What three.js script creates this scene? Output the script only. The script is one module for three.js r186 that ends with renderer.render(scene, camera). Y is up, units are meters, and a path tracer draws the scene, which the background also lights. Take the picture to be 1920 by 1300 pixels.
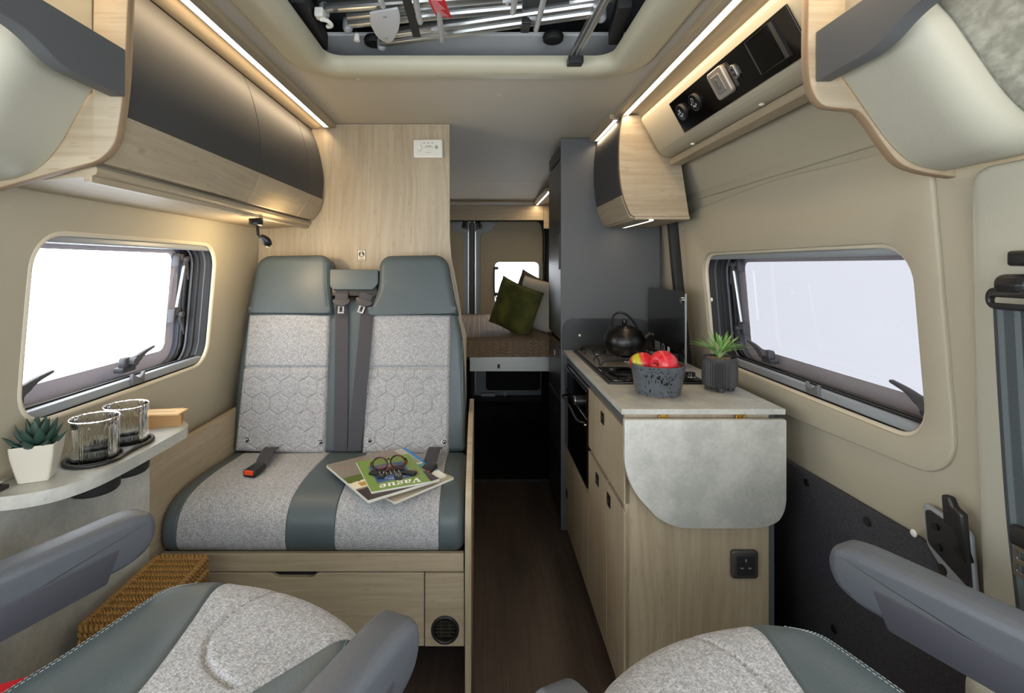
import * as THREE from 'three';
import { RoundedBoxGeometry } from 'three/addons/geometries/RoundedBoxGeometry.js';
import { mergeGeometries, toCreasedNormals } from 'three/addons/utils/BufferGeometryUtils.js';
import { RectAreaLightUniformsLib } from 'three/addons/lights/RectAreaLightUniformsLib.js';

// ---------- camera: one-point perspective, level, looking to the rear of the van (-z) ----------
const F = 950, CX = 900, CY = 498, EYE = 1.28;      // focal length and principal point in pixels of the 1920 x 1300 frame
const scene = new THREE.Scene();
const camera = new THREE.PerspectiveCamera(2 * Math.atan(650 / F) * 180 / Math.PI, 1920 / 1300, 0.02, 60);
camera.position.set(0, EYE, 0);
camera.lookAt(0, EYE, -1);
camera.setViewOffset(1920, 1300, 960 - CX, 650 - CY, 1920, 1300);
camera.updateProjectionMatrix();

// ---------- light: a white bright surround outside every opening, LED strips inside ----------
RectAreaLightUniformsLib.init();
scene.background = new THREE.Color(0.93, 0.985, 1.05);
scene.backgroundIntensity = 6.2;
const LED = new THREE.Color(1.0, 0.74, 0.46), LED_POWER = 29;
const renderer = new THREE.WebGLRenderer();
renderer.toneMapping = THREE.LinearToneMapping;
renderer.toneMappingExposure = 1.0;
renderer.shadowMap.enabled = true;

// ---------- helpers ----------
const V = (x, y, z) => new THREE.Vector3(x, y, z), V2 = (x, y) => new THREE.Vector2(x, y);
const PD = (u, v, d) => V((u - CX) * d / F, EYE - (v - CY) * d / F, -d);        // pixel at a depth
const PX = (u, v, x) => PD(u, v, x * F / (u - CX));                             // pixel on a plane of constant x
const PY = (u, v, y) => PD(u, v, (EYE - y) * F / (v - CY));                     // pixel on a level plane
let seed = 7;
const rnd = () => { seed = (seed * 1664525 + 1013904223) >>> 0; return seed / 4294967296; };
const rr_ = (a, b) => a + (b - a) * rnd();

const used = {};
function numbered(n) { const k = used[n] = (used[n] ?? -1) + 1; return k ? n + '_' + String(k).padStart(3, '0') : n; }
function mesh(name, geo, mat, parent) {
  const g = Array.isArray(geo) ? merge(geo) : geo;
  const m = new THREE.Mesh(g, mat); m.castShadow = m.receiveShadow = true;
  m.name = parent ? name : numbered(name);
  (parent ?? scene).add(m); return m;
}
function tag(o, label, category, group) { o.userData.label = label; o.userData.category = category; if (group) o.userData.group = group; return o; }
function thing(name, label, category, group) { const o = new THREE.Group(); o.name = numbered(name); scene.add(o); return tag(o, label, category, group); }
function struct(name, geo, mat, label) { const o = geo ? mesh(name, geo, mat) : new THREE.Group(); if (!geo) { o.name = name; scene.add(o); } o.userData.kind = 'structure'; if (label) o.userData.label = label; return o; }
function merge(list) {
  const gs = list.map((g) => { g = g.index ? g.toNonIndexed() : g; const o = new THREE.BufferGeometry(); for (const k of ['position', 'normal', 'uv']) if (g.attributes[k]) o.setAttribute(k, g.attributes[k]);
    if (!o.attributes.uv) o.setAttribute('uv', new THREE.BufferAttribute(new Float32Array(o.attributes.position.count * 2), 2)); return o; });
  return mergeGeometries(gs);
}
// texture coordinates in metres from the dominant direction of each face; the grain axis runs along u
function uvm(geo, grain = 'y', off = 0) {
  const g = geo.index ? geo.toNonIndexed() : geo, p = g.attributes.position, n = p.count, uv = new Float32Array(n * 2);
  const a = V(), b = V(), c = V(), k = { x: 0, y: 1, z: 2 }[grain];
  for (let i = 0; i < n; i += 3) {
    a.fromBufferAttribute(p, i); b.fromBufferAttribute(p, i + 1); c.fromBufferAttribute(p, i + 2);
    const q = [a.clone(), b.clone(), c.clone()]; b.sub(a); c.sub(a); b.cross(c);
    const w = [Math.abs(b.x), Math.abs(b.y), Math.abs(b.z)], m = w.indexOf(Math.max(...w));
    const ax = [0, 1, 2].filter((t) => t !== m), U = ax.includes(k) ? k : ax[0], W = ax.find((t) => t !== U);
    for (let j = 0; j < 3; j++) { uv[(i + j) * 2] = q[j].getComponent(U) + off; uv[(i + j) * 2 + 1] = q[j].getComponent(W) + off * 0.73; }
  }
  g.setAttribute('uv', new THREE.BufferAttribute(uv, 2)); return g;
}
const smooth = (g, a = 0.6) => toCreasedNormals(g, a);
function bx(x0, x1, y0, y1, d0, d1, r = 0.002, s = 1) {
  const w = Math.abs(x1 - x0), h = Math.abs(y1 - y0), l = Math.abs(d1 - d0);
  const g = r ? new RoundedBoxGeometry(w, h, l, s, Math.min(r, w / 2.01, h / 2.01, l / 2.01)) : new THREE.BoxGeometry(w, h, l);
  g.translate((x0 + x1) / 2, (y0 + y1) / 2, -(d0 + d1) / 2); return g;
}
function ex(shape, depth, b = 0, seg = 3, curve = 10) {
  const g = new THREE.ExtrudeGeometry(shape, b ? { depth: Math.max(1e-4, depth - 2 * b), bevelEnabled: true, bevelThickness: b, bevelSize: b, bevelOffset: -b, bevelSegments: seg, curveSegments: curve } : { depth, bevelEnabled: false, curveSegments: curve });
  if (b) g.translate(0, 0, b);
  return g;
}
function poly(pts, holes) { const s = new THREE.Shape(pts.map((p) => V2(p[0], p[1]))); if (holes) s.holes.push(...holes); return s; }
function spl(pts, n = 40) { return new THREE.Shape(new THREE.CatmullRomCurve3(pts.map((p) => V(p[0], p[1], 0)), true, 'catmullrom', 0.5).getPoints(n).slice(0, n).map((p) => V2(p.x, p.y))); }
// rounded polygon: each point [x, y, r]
function rpoly(pts, Type = THREE.Shape) {
  const s = new Type(), n = pts.length;
  for (let i = 0; i < n; i++) {
    const p = V2(pts[i][0], pts[i][1]), a = V2(...pts[(i + n - 1) % n].slice(0, 2)), c = V2(...pts[(i + 1) % n].slice(0, 2)), r = pts[i][2] ?? 0;
    const da = a.clone().sub(p), dc = c.clone().sub(p), la = Math.min(r, da.length() * 0.49), lc = Math.min(r, dc.length() * 0.49);
    const s0 = p.clone().add(da.setLength(la || 1e-6)), s1 = p.clone().add(dc.setLength(lc || 1e-6));
    if (i) s.lineTo(s0.x, s0.y); else s.moveTo(s0.x, s0.y);
    if (r) { const k = 0.42; s.bezierCurveTo(p.x + (s0.x - p.x) * k, p.y + (s0.y - p.y) * k, p.x + (s1.x - p.x) * k, p.y + (s1.y - p.y) * k, s1.x, s1.y); }
  }
  s.closePath(); return s;
}
const rrect = (x0, y0, x1, y1, r, T) => rpoly([[x0, y0, r], [x1, y0, r], [x1, y1, r], [x0, y1, r]], T);
const exZ = (s, d0, d1, b, seg) => smooth(ex(s, d1 - d0, b, seg).translate(0, 0, -d1));                            // shape in x, y
const M = (a) => new THREE.Matrix4().set(...a);
const exX = (s, x0, x1, b, seg) => smooth(ex(s, x1 - x0, b, seg).applyMatrix4(M([0, 0, 1, x0, 0, 1, 0, 0, -1, 0, 0, 0, 0, 0, 0, 1])));   // shape in depth, y
const exY = (s, y0, y1, b, seg) => smooth(ex(s, y1 - y0, b, seg).applyMatrix4(M([1, 0, 0, 0, 0, 0, 1, y0, 0, -1, 0, 0, 0, 0, 0, 1])));   // shape in x, depth
// side walls lean inwards with height: local (depth, height, outward)
const wallR = (y) => 0.925 - 0.085 * (y - 1), wallL = (y) => -(1.0 - 0.085 * (y - 1));
function onSide(g, side) {
  g = g.index ? g.toNonIndexed() : g; const p = g.attributes.position;
  for (let i = 0; i < p.count; i++) { const d = p.getX(i), y = p.getY(i), c = p.getZ(i); p.setXYZ(i, side > 0 ? wallR(y) + c : wallL(y) - c, y, -d); }
  if (side < 0) { const q = p.array, t = new Float32Array(3); for (let i = 0; i < q.length; i += 9) { t.set(q.subarray(i + 3, i + 6)); q.copyWithin(i + 3, i + 6, i + 9); q.set(t, i + 6); } }
  g.deleteAttribute('normal'); g.computeVertexNormals(); return smooth(g, 0.6);
}
function tube(pts, r, n = 24, k = 8, closed = false) { return new THREE.TubeGeometry(new THREE.CatmullRomCurve3(pts, closed, 'centripetal'), n, r, k, closed); }
function cyl(r0, r1, h, x, y, d, k = 24) { return new THREE.CylinderGeometry(r0, r1, h, k).translate(x, y + h / 2, -d); }
function lathe(pts, k = 40) { return new THREE.LatheGeometry(pts.map((p) => V2(p[0], p[1])), k); }
// swept ribbon / surface: f(s, t) -> Vector3
function surf(nu, nv, f, us, vs) {
  const pos = [], uv = [], idx = [];
  for (let j = 0; j <= nv; j++) for (let i = 0; i <= nu; i++) { const p = f(i / nu, j / nv, i, j); pos.push(p.x, p.y, p.z); uv.push((i / nu) * (us ?? 1), (j / nv) * (vs ?? 1)); }
  for (let j = 0; j < nv; j++) for (let i = 0; i < nu; i++) { const a = j * (nu + 1) + i, b = a + 1, c = a + nu + 1, e = c + 1; idx.push(a, b, e, a, e, c); }
  const g = new THREE.BufferGeometry(); g.setAttribute('position', new THREE.Float32BufferAttribute(pos, 3)); g.setAttribute('uv', new THREE.Float32BufferAttribute(uv, 2)); g.setIndex(idx); g.computeVertexNormals(); return g;
}
const lerp = (a, b, t) => a + (b - a) * t, clamp = (x, a = 0, b = 1) => Math.min(b, Math.max(a, x));
const sstep = (a, b, x) => { const t = clamp((x - a) / (b - a)); return t * t * (3 - 2 * t); };

// ---------- textures ----------
const hash = (x, y, s) => { let h = Math.imul(x, 374761393) ^ Math.imul(y, 668265263) ^ Math.imul(s, 1442695041); h = Math.imul(h ^ (h >>> 13), 1274126177); return ((h ^ (h >>> 16)) >>> 0) / 4294967296; };
function pn(x, y, px, py, s) {
  const x0 = Math.floor(x), y0 = Math.floor(y), fx = x - x0, fy = y - y0, ux = fx * fx * (3 - 2 * fx), uy = fy * fy * (3 - 2 * fy), m = (a, b) => ((a % b) + b) % b;
  const a = hash(m(x0, px), m(y0, py), s), b = hash(m(x0 + 1, px), m(y0, py), s), c = hash(m(x0, px), m(y0 + 1, py), s), d = hash(m(x0 + 1, px), m(y0 + 1, py), s);
  return a + (b - a) * ux + (c - a) * uy + (a - b - c + d) * ux * uy;
}
function fb(u, v, fx, fy, s, o = 4) { let r = 0, a = 0.5, t = 0; for (let i = 0; i < o; i++) { r += a * pn(u * fx, v * fy, fx, fy, s + i); t += a; a *= 0.5; fx *= 2; fy *= 2; } return r / t; }
function tex(w, h, f, srgb, ru, rv) {
  const d = new Uint8Array(w * h * 4);
  for (let y = 0; y < h; y++) for (let x = 0; x < w; x++) { const c = f(x / w, y / h, x, y), i = (y * w + x) * 4; if (typeof c === 'number') d[i] = d[i + 1] = d[i + 2] = clamp(c) * 255; else { d[i] = clamp(c[0] / 255) * 255; d[i + 1] = clamp(c[1] / 255) * 255; d[i + 2] = clamp(c[2] / 255) * 255; } d[i + 3] = 255; }
  const t = new THREE.DataTexture(d, w, h); t.wrapS = t.wrapT = THREE.RepeatWrapping; t.magFilter = THREE.LinearFilter; t.minFilter = THREE.LinearMipmapLinearFilter; t.generateMipmaps = true;
  if (srgb) t.colorSpace = THREE.SRGBColorSpace; t.repeat.set(ru, rv); t.needsUpdate = true; return t;
}
const mix3 = (a, b, t) => [lerp(a[0], b[0], t), lerp(a[1], b[1], t), lerp(a[2], b[2], t)];
function woodTex(lo, hi, pore, sd) {
  return tex(1024, 1024, (u, v) => {
    const wob = (fb(u, v, 2, 3, sd + 50, 3) - 0.5) * 0.10, vv = v + wob;
    const broad = fb(u, vv, 2, 7, sd, 3), fine = fb(u, vv, 5, 70, sd + 9, 3), hair = pn(u * 10, vv * 260, 10, 260, sd + 20);
    const ring = 0.5 + 0.5 * Math.sin((vv * 14 + fb(u, v, 2, 4, sd + 33, 3) * 9) * 6.283);
    let t = 0.44 * broad + 0.36 * fine + 0.08 * ring + 0.12 * hair; t = clamp((t - 0.25) * 1.9);
    const p = pn(u * 36, vv * 300, 36, 300, sd + 70), dark = p > 0.80 ? (p - 0.80) * 2.2 * (0.4 + fine) : 0;
    const knot = fb(u, v, 3, 9, sd + 90, 2); const k = knot > 0.74 ? (knot - 0.74) * 2.2 : 0;
    return mix3(mix3(lo, hi, t), pore, clamp(dark + k));
  }, true, 1 / 1.3, 1 / 0.62);
}
const T = {};
T.oak = woodTex([188, 170, 144], [218, 203, 178], [150, 130, 106], 1);
T.dark = woodTex([58, 48, 43], [88, 76, 68], [38, 32, 29], 5);
T.stone = tex(1024, 1024, (u, v) => { const a = fb(u, v, 3, 3, 2, 5), b = fb(u, v, 14, 14, 8, 4), c = fb(u, v, 90, 90, 12, 2), sp = pn(u * 70, v * 70, 70, 70, 31) * pn(u * 13, v * 13, 13, 13, 40); let t = 0.55 * a + 0.3 * b + 0.15 * c; t = clamp((t - 0.3) * 2.3); const k = sp > 0.62 ? (sp - 0.62) * 1.4 : 0; return mix3([166, 167, 160], [212, 212, 204], t - k); }, true, 1 / 0.6, 1 / 0.6);
T.fabric = tex(1024, 1024, (u, v) => { const a = pn(u * 60, v * 220, 60, 220, 3), b = pn(u * 220, v * 60, 220, 60, 4), c = fb(u, v, 60, 90, 6, 2), w = pn(u * 300, v * 300, 300, 300, 9); const t = clamp(0.5 + (a - 0.5) * 0.8 + (b - 0.5) * 0.7 + (c - 0.5) * 0.3 + (w - 0.5) * 0.4); return mix3([132, 133, 135], [196, 197, 198], t); }, true, 1 / 0.22, 1 / 0.22);
T.weaveB = tex(512, 512, (u, v) => 0.5 * pn(u * 60, v * 240, 60, 240, 3) + 0.5 * pn(u * 240, v * 60, 240, 60, 4), false, 1 / 0.15, 1 / 0.15);
T.leatherB = tex(512, 512, (u, v) => 0.6 * fb(u, v, 40, 40, 3, 2) + 0.4 * pn(u * 120, v * 120, 120, 120, 4), false, 1 / 0.12, 1 / 0.12);
T.grainB = tex(512, 512, (u, v) => fb(u, v, 120, 120, 14, 2), false, 1 / 0.12, 1 / 0.12);
T.felt = tex(512, 512, (u, v) => { const t = fb(u, v, 24, 24, 5, 4); return mix3([166, 165, 154], [206, 205, 193], clamp((t - 0.25) * 1.9)); }, true, 1 / 0.2, 1 / 0.2);
T.blackfelt = tex(512, 512, (u, v) => { const t = fb(u, v, 150, 150, 5, 2); return mix3([36, 36, 40], [74, 74, 80], t); }, true, 1 / 0.3, 1 / 0.3);
T.speck = tex(1024, 512, (u, v) => { const a = pn(u * 120, v * 84, 120, 84, 8), b = pn(u * 26, v * 18, 26, 18, 3), c = fb(u, v, 12, 8, 19, 3); const k = a > 0.74 && b > 0.38 ? 1 : 0; return k ? [22, 20, 20] : mix3([70, 76, 82], [98, 104, 110], c); }, true, 1, 1);
T.frit = tex(64, 64, (u, v) => { const x = (u * 4) % 1 - 0.5, y = (v * 4) % 1 - 0.5; return x * x + y * y < 0.13 ? [92, 88, 94] : [212, 207, 212]; }, true, 1 / 0.012, 1 / 0.012);
T.velvet = tex(512, 512, (u, v) => { const t = fb(u, v, 5, 5, 21, 4); return mix3([64, 66, 24], [104, 104, 42], clamp((t - 0.2) * 1.6)); }, true, 1, 1);
T.quilt = tex(512, 512, (u, v) => { const n = 8, c = Math.floor(u * n), x = u * n - c, dir = c % 2 ? 1 : -1; const y = (v * n * 2 + dir * x * 1.0) % 1, w = Math.abs(((y + 1) % 1) - 0.5) * 2, e = Math.min(x, 1 - x) * 6; return clamp(Math.min(1 - Math.pow(w, 3), clamp(e))); }, false, 1 / 0.32, 1 / 0.32);
T.strap = tex(128, 128, (u, v) => { const y = (v * 32 + Math.abs((u * 4) % 1 - 0.5) * 2) % 1; return 0.5 + 0.5 * Math.sin(y * 6.283); }, false, 1, 1 / 0.1);
T.stud = tex(256, 256, (u, v) => { const n = 6, r = Math.floor(v * n), x = (u * n + (r % 2) * 0.5) % 1 - 0.5, y = v * n - r - 0.5; return sstep(0.36, 0.24, Math.hypot(x, y)); }, false, 1 / 0.16, 1 / 0.16);
function canvasTex(w, h, draw) { const c = document.createElement('canvas'); c.width = w; c.height = h; draw(c.getContext('2d'), w, h); const t = new THREE.CanvasTexture(c); t.colorSpace = THREE.SRGBColorSpace; return t; }

// ---------- materials ----------
const std = (color, rough = 0.5, o = {}) => new THREE.MeshStandardMaterial({ color, roughness: rough, ...o });
const phys = (color, rough, o) => new THREE.MeshPhysicalMaterial({ color, roughness: rough, ...o });
const MT = {
  oak: std('#d8d8d4', 0.45, { map: T.oak }), stone: std('#ffffff', 0.42, { map: T.stone }), floor: std('#ffffff', 0.4, { map: T.dark }),
  beige: std('#aea793', 0.62, { bumpMap: T.grainB, bumpScale: 0.0003 }), cab: std('#b1af9f', 0.5, { bumpMap: T.grainB, bumpScale: 0.0002 }), ceil: std('#bfb8a9', 0.6, { bumpMap: T.grainB, bumpScale: 0.0002 }),
  rim: std('#bdb9a2', 0.42), grey: std('#424242', 0.62), greyD: std('#57595b', 0.55), black: std('#1b1b1c', 0.38), blackM: std('#212122', 0.65), gloss: std('#0b0b0c', 0.06),
  ply: std('#c0b2a4', 0.55, { map: null }), leather: std('#4c575b', 0.42, { bumpMap: T.leatherB, bumpScale: 0.0004 }), fabric: std('#ffffff', 0.9, { map: T.fabric, bumpMap: T.weaveB, bumpScale: 0.0008 }),
  armrest: std('#53575d', 0.45, { bumpMap: T.grainB, bumpScale: 0.0002 }), armside: std('#45454d', 0.5), alu: std('#c9cccc', 0.32, { metalness: 0.9 }), aluP: std('#b9bdbb', 0.4, { metalness: 0.35 }), steel: std('#d0d0cf', 0.22, { metalness: 1 }), greyMetal: std('#9ba1a6', 0.45, { metalness: 0.2 }),
  white: std('#e6e6dd', 0.45), thread: std('#9aa4a6', 0.7), strap: std('#3c3b40', 0.6, { bumpMap: T.strap, bumpScale: 0.0006 }), felt: std('#bcbcb6', 0.95, { map: T.felt }), blackfelt: std('#ffffff', 0.85, { map: T.blackfelt }),
  wardrobe: std('#54575a', 0.48), red: std('#c8202c', 0.5), orange: std('#e2481c', 0.45), gold: std('#c9a04a', 0.35, { metalness: 0.9 }), trimGrey: std('#b9b7aa', 0.55),
};
MT.ply.map = T.oak;
const LEDM = new THREE.MeshStandardMaterial({ color: '#ffffff', emissive: new THREE.Color(1, 0.9, 0.75), emissiveIntensity: 2.6 });
// ================= THE SHELL =================
const W1 = { d0: 1.10, d1: 1.87, y0: 0.92, y1: 1.355, r: 0.085 }, W2 = { d0: 1.05, d1: 2.03, y0: 0.905, y1: 1.325, r: 0.085 };
const CAB = { d0: -0.95, d1: 0.45, y0: 0.78, y1: 1.57 };
struct('floor', uvm(bx(-1.12, 1.05, -0.04, 0, -1.3, 3.0, 0), 'z'), MT.floor, 'dark wood plank vinyl floor of the aisle');
{ const m = std('#18181a', 0.5, { bumpMap: T.stud, bumpScale: 0.002 });
  struct('floor_rear', uvm(bx(-1.12, 1.05, -0.04, 0.012, 3.0, 4.80, 0.004), 'z'), m, 'black studded rubber mat under the bed'); }
{ // ceiling with the pop-top opening
  const s = poly([[-0.93, -1.3], [0.86, -1.3], [0.86, 3.73], [-0.93, 3.73]]);
  s.holes.push(rrect(-0.50, 0.30, 0.43, 1.60, 0.06, THREE.Path));
  const c = struct('ceiling', uvm(exY(s, 1.90, 1.93), 'z'), MT.ceil, 'beige lined ceiling with a square roof hatch');
  mesh('rear_panel', uvm(exX(poly([[3.733, 1.899], [4.75, 1.79], [4.75, 1.83], [3.733, 1.93]]), -0.93, 0.86), 'z'), MT.ceil, c);
  mesh('hatch_lining', uvm([bx(-0.62, 0.56, 2.085, 2.10, 0.2, 1.80, 0), bx(-0.62, -0.60, 1.93, 2.1, 0.2, 1.8, 0), bx(0.54, 0.56, 1.93, 2.1, 0.2, 1.8, 0), bx(-0.62, 0.56, 1.93, 2.1, 1.78, 1.80, 0), bx(-0.62, 0.56, 1.93, 2.1, 0.2, 0.22, 0)].reduce((a, b) => merge([a, b])), 'z'), std('#5c6066', 0.5), c);
  // small wrinkle mark patch screw on the lining
  mesh('stud_button', new THREE.SphereGeometry(0.007, 12, 8).scale(1.4, 0.35, 0.8).translate(...PY(937, 179, 1.899).toArray()), MT.ceil, c);
}
function sideWall(name, side, W, label) {
  const s = poly([[-1.3, 0], [4.80, 0], [4.80, 1.55], [-1.3, 1.55]]);
  s.holes.push(rrect(W.d0, W.y0, W.d1, W.y1, W.r, THREE.Path), rrect(CAB.d0, CAB.y0, CAB.d1, CAB.y1 - 0.05, 0.08, THREE.Path));
  const w = struct(name, uvm(onSide(ex(s, 0.045), side), 'z'), MT.beige, label);
  // rolled lip of the window reveal
  const c = rrect(W.d0, W.y0, W.d1, W.y1, W.r).getPoints(10).map((p) => V(p.x, p.y, 0.004));
  mesh('window_lip', onSide(new THREE.TubeGeometry(new THREE.CatmullRomCurve3(c.slice(0, -1), true, 'centripetal'), 140, 0.007, 8, true), side), std('#d3cab4', 0.5), w);
  // the wall above the window band leans in to the ceiling
  const q = side > 0 ? (y) => wallR(1.55) - (y - 1.55) * 0.35 : (y) => wallL(1.55) + (y - 1.55) * 0.35, a = q(1.55), b = q(1.93), t = 0.045 * side;
  mesh('upper_panel', uvm(exZ(poly([[a, 1.545], [b, 1.93], [b + t, 1.93], [a + t, 1.545]]), -1.3, 4.8), 'z'), MT.beige, w);
  return w;
}
const wl = sideWall('wall_left', -1, W1, 'beige lined side wall with the window above the stone effect shelf');
const wr = sideWall('wall_right', 1, W2, 'beige lined side wall with the sliding door window');
{ // cab glass lets the daylight in from in front
  const s = poly([[-1.1, 0], [1.05, 0], [1.05, 1.95], [-1.1, 1.95]]); s.holes.push(rrect(-0.90, 0.70, 0.82, 1.82, 0.12, THREE.Path));
  const w = struct('wall_front', uvm(exZ(s, -1.30, -1.26), 'x'), MT.cab, 'pale cab front with the windscreen opening');
}
{ // raised moulding of the sliding door around its window
  const s = rpoly([[0.985, 0.85, 0.10], [1.5, 0.825, 0.05], [2.19, 0.83, 0.06], [2.19, 1.50, 0.06], [1.5, 1.535, 0.1], [0.985, 1.52, 0.05]]);
  s.holes.push(rrect(W2.d0 - 0.003, W2.y0 - 0.003, W2.d1 + 0.003, W2.y1 + 0.003, W2.r, THREE.Path));
  mesh('door_moulding', uvm(onSide(ex(s, 0.012, 0.004).translate(0, 0, -0.010), 1), 'z'), MT.beige, wr);
  const up = (d0, d1, y0, y1, b) => mesh('upper_moulding', uvm(onSide(ex(rrect(d0, y0, d1, y1, 0.03), 0.010, 0.004).translate(0, 0, -0.008), 1), 'z'), MT.beige, wr);
  up(1.0, 2.16, 1.545, 1.60);
  // white fixing studs along the wall
  for (const [u, v] of [[1418, 240], [1282, 312], [1334, 562], [1282, 428], [1713, 1000]]) mesh('fixing_stud', new THREE.SphereGeometry(0.008, 12, 8).scale(0.5, 1, 1).translate(...PX(u, v, v < 330 ? 0.86 : v > 900 ? 0.918 : 0.89).toArray()), MT.white, wr);
}
{ // lower black felt panel of the sliding door
  const s = rpoly([[0.93, 0.0], [2.2, 0.0], [2.2, 0.70, 0.02], [1.55, 0.685, 0.05], [1.02, 0.70, 0.03], [0.955, 0.63, 0.03], [0.93, 0.55, 0.03]]);
  const p = tag(mesh('door_kick_panel', uvm(onSide(ex(s, 0.016, 0.004).translate(0, 0, -0.018), 1), 'z'), MT.blackfelt), 'black felt covered lower panel of the sliding door', 'door panel');
  for (const [u, v] of [[1513, 905], [1627, 978], [1771, 1068], [1543, 1180]]) { const q = PX(u, v, 0.935); mesh('screw', new THREE.CylinderGeometry(0.010, 0.011, 0.006, 16).rotateZ(Math.PI / 2).translate(wallR(q.y) - 0.020, q.y, q.z), MT.black, p); }
}
// ---------- side windows ----------
function sideWindow(n, side, W, tint, label, fit) {
  const g = struct('window_' + n, null, null, label);
  const at = (geo, c) => onSide(c ? geo.translate(0, 0, c) : geo, side);
  const ring = (o, i, r) => { const s = rrect(W.d0 - o, W.y0 - o, W.d1 + o, W.y1 + o, W.r + o); s.holes.push(rrect(W.d0 + i, W.y0 + i, W.d1 - i, W.y1 - i, Math.max(0.02, W.r - i), THREE.Path)); return s; };
  mesh('frame', at(ex(ring(0.012, 0.004), 0.110, 0.003), 0.012), MT.blackM, g);
  mesh('outer_frame', at(ex(ring(0.012, 0.012), 0.03, 0.006), 0.108), std('#5f6672', 0.5), g);
  mesh('rubber_seal', at(ex(ring(-0.002, 0.020), 0.014, 0.005), 0.092), MT.black, g);
  const pane = rrect(W.d0 - 0.004, W.y0 - 0.004, W.d1 + 0.004, W.y1 + 0.004, W.r), m = phys(tint, 0.03, { transmission: 1, thickness: 0, ior: 1.49 });
  mesh('pane', at(new THREE.ShapeGeometry(pane, 10), 0.134), m, g);
  const fritS = rrect(W.d0 + 0.012, W.y0 + 0.012, W.d1 - 0.012, W.y1 - 0.012, W.r - 0.012); fritS.holes.push(rrect(W.d0 + 0.055, W.y0 + 0.058, W.d1 - 0.058, W.y1 - 0.032, 0.03, THREE.Path));
  mesh('dotted_border', uvm(at(ex(fritS, 0.002), 0.128), 'z'), phys('#ffffff', 0.9, { map: T.frit, transmission: fit.frit, thickness: 0 }), g);
  const bead = (i, c, r, m, name) => { const q = rrect(W.d0 + i, W.y0 + i, W.d1 - i, W.y1 - i, Math.max(0.03, W.r - i)).getPoints(10).slice(0, -1).map((p) => V(p.x, p.y, c)); mesh(name, onSide(new THREE.TubeGeometry(new THREE.CatmullRomCurve3(q, true, 'centripetal'), 140, r, 6, true), side), m, g); };
  bead(0.004, 0.036, 0.0035, std('#55575b', 0.5), 'seal_bead'); bead(0.006, 0.060, 0.005, std('#2b2c2e', 0.6), 'seal_bead'); bead(0.008, 0.082, 0.004, std('#6a717a', 0.45), 'seal_bead');
  // blind cassette rails above and below
  mesh('sill_rail', uvm(at(ex(rpoly([[W.d0 + 0.02, W.y0 + 0.006], [W.d1 - 0.02, W.y0 + 0.006], [W.d1 - 0.005, W.y0 + 0.030], [W.d0 + 0.005, W.y0 + 0.030]]), 0.022, 0.004), 0.012), 'z'), MT.greyMetal, g);
  mesh('sill_groove', at(ex(poly([[W.d0 + 0.02, W.y0 + 0.028], [W.d1 - 0.02, W.y0 + 0.028], [W.d1 - 0.02, W.y0 + 0.034], [W.d0 + 0.02, W.y0 + 0.034]]), 0.006), 0.034), MT.blackM, g);
  mesh('head_rail', at(ex(rpoly([[W.d0 + 0.03, W.y1 - 0.022], [W.d1 - 0.03, W.y1 - 0.022], [W.d1 - 0.03, W.y1 - 0.005], [W.d0 + 0.03, W.y1 - 0.005]]), 0.028, 0.004), 0.008), MT.greyMetal, g);
  // pull grip of the blind
  mesh('blind_grip', at(mergeGeometries([ex(rpoly([[fit.grip - 0.028, W.y0 + 0.01, 0.003], [fit.grip + 0.028, W.y0 + 0.01, 0.003], [fit.grip + 0.026, W.y0 + 0.046, 0.006], [fit.grip + 0.014, W.y0 + 0.028, 0.014], [fit.grip - 0.014, W.y0 + 0.028, 0.014], [fit.grip - 0.026, W.y0 + 0.046, 0.006]]), 0.012, 0.003)]), 0.004), std('#6b6b6c', 0.5), g);
  // latches along the bottom, lever pointing to the rear
  const latch = (d, y, upright) => {
    const parts = [ex(rrect(-0.030, -0.012, 0.030, 0.004, 0.004), 0.030, 0.003), ex(rrect(-0.028, 0.002, 0.006, 0.034, 0.008), 0.024, 0.005).translate(0, 0, -0.004),
      ex(rpoly([[-0.012, 0.008, 0.006], [0.022, 0.012, 0.01], [0.045, 0.034, 0.02], [0.092, 0.048, 0.004], [0.092, 0.056, 0.004], [0.040, 0.046, 0.02], [0.010, 0.036, 0.01], [-0.012, 0.034, 0.008]]), 0.014, 0.004).translate(0, 0, -0.016),
      new THREE.CylinderGeometry(0.013, 0.013, 0.036, 16).rotateX(Math.PI / 2).translate(-0.004, 0.020, -0.004)];
    const q = merge(parts); if (upright) q.rotateZ(-Math.PI / 2).scale(0.8, 0.8, 0.8); q.translate(d, y, upright ? 0.100 : 0.075);
    mesh('latch', onSide(q, side), std('#4b4b4f', 0.5), g);
  };
  for (const d of fit.low) latch(d, W.y0 + 0.045, false);
  for (const y of fit.high) latch(W.d1 - 0.052, y, true);
  // gas stay on the rear edge
  const a = V(W.d1 - 0.048, fit.high[0] + 0.03, 0.102), b = V(W.d1 - 0.034, fit.high[1] - 0.02, 0.096);
  mesh('stay', onSide(tube([a, a.clone().lerp(b, 0.5), b], 0.006, 8, 10), side), MT.alu, g);
  return g;
}
sideWindow(1, -1, W1, '#ffffff', 'window above the stone effect shelf with a plain white view', { frit: 0.35, grip: 1.50, low: [1.17, 1.56], high: [1.10, 1.30] });
const w2g = sideWindow(2, 1, W2, '#686769', 'sliding door window with a pale grey view', { frit: 0.35, grip: 1.43, low: [1.13, 1.78], high: [1.03, 1.28] });
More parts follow.
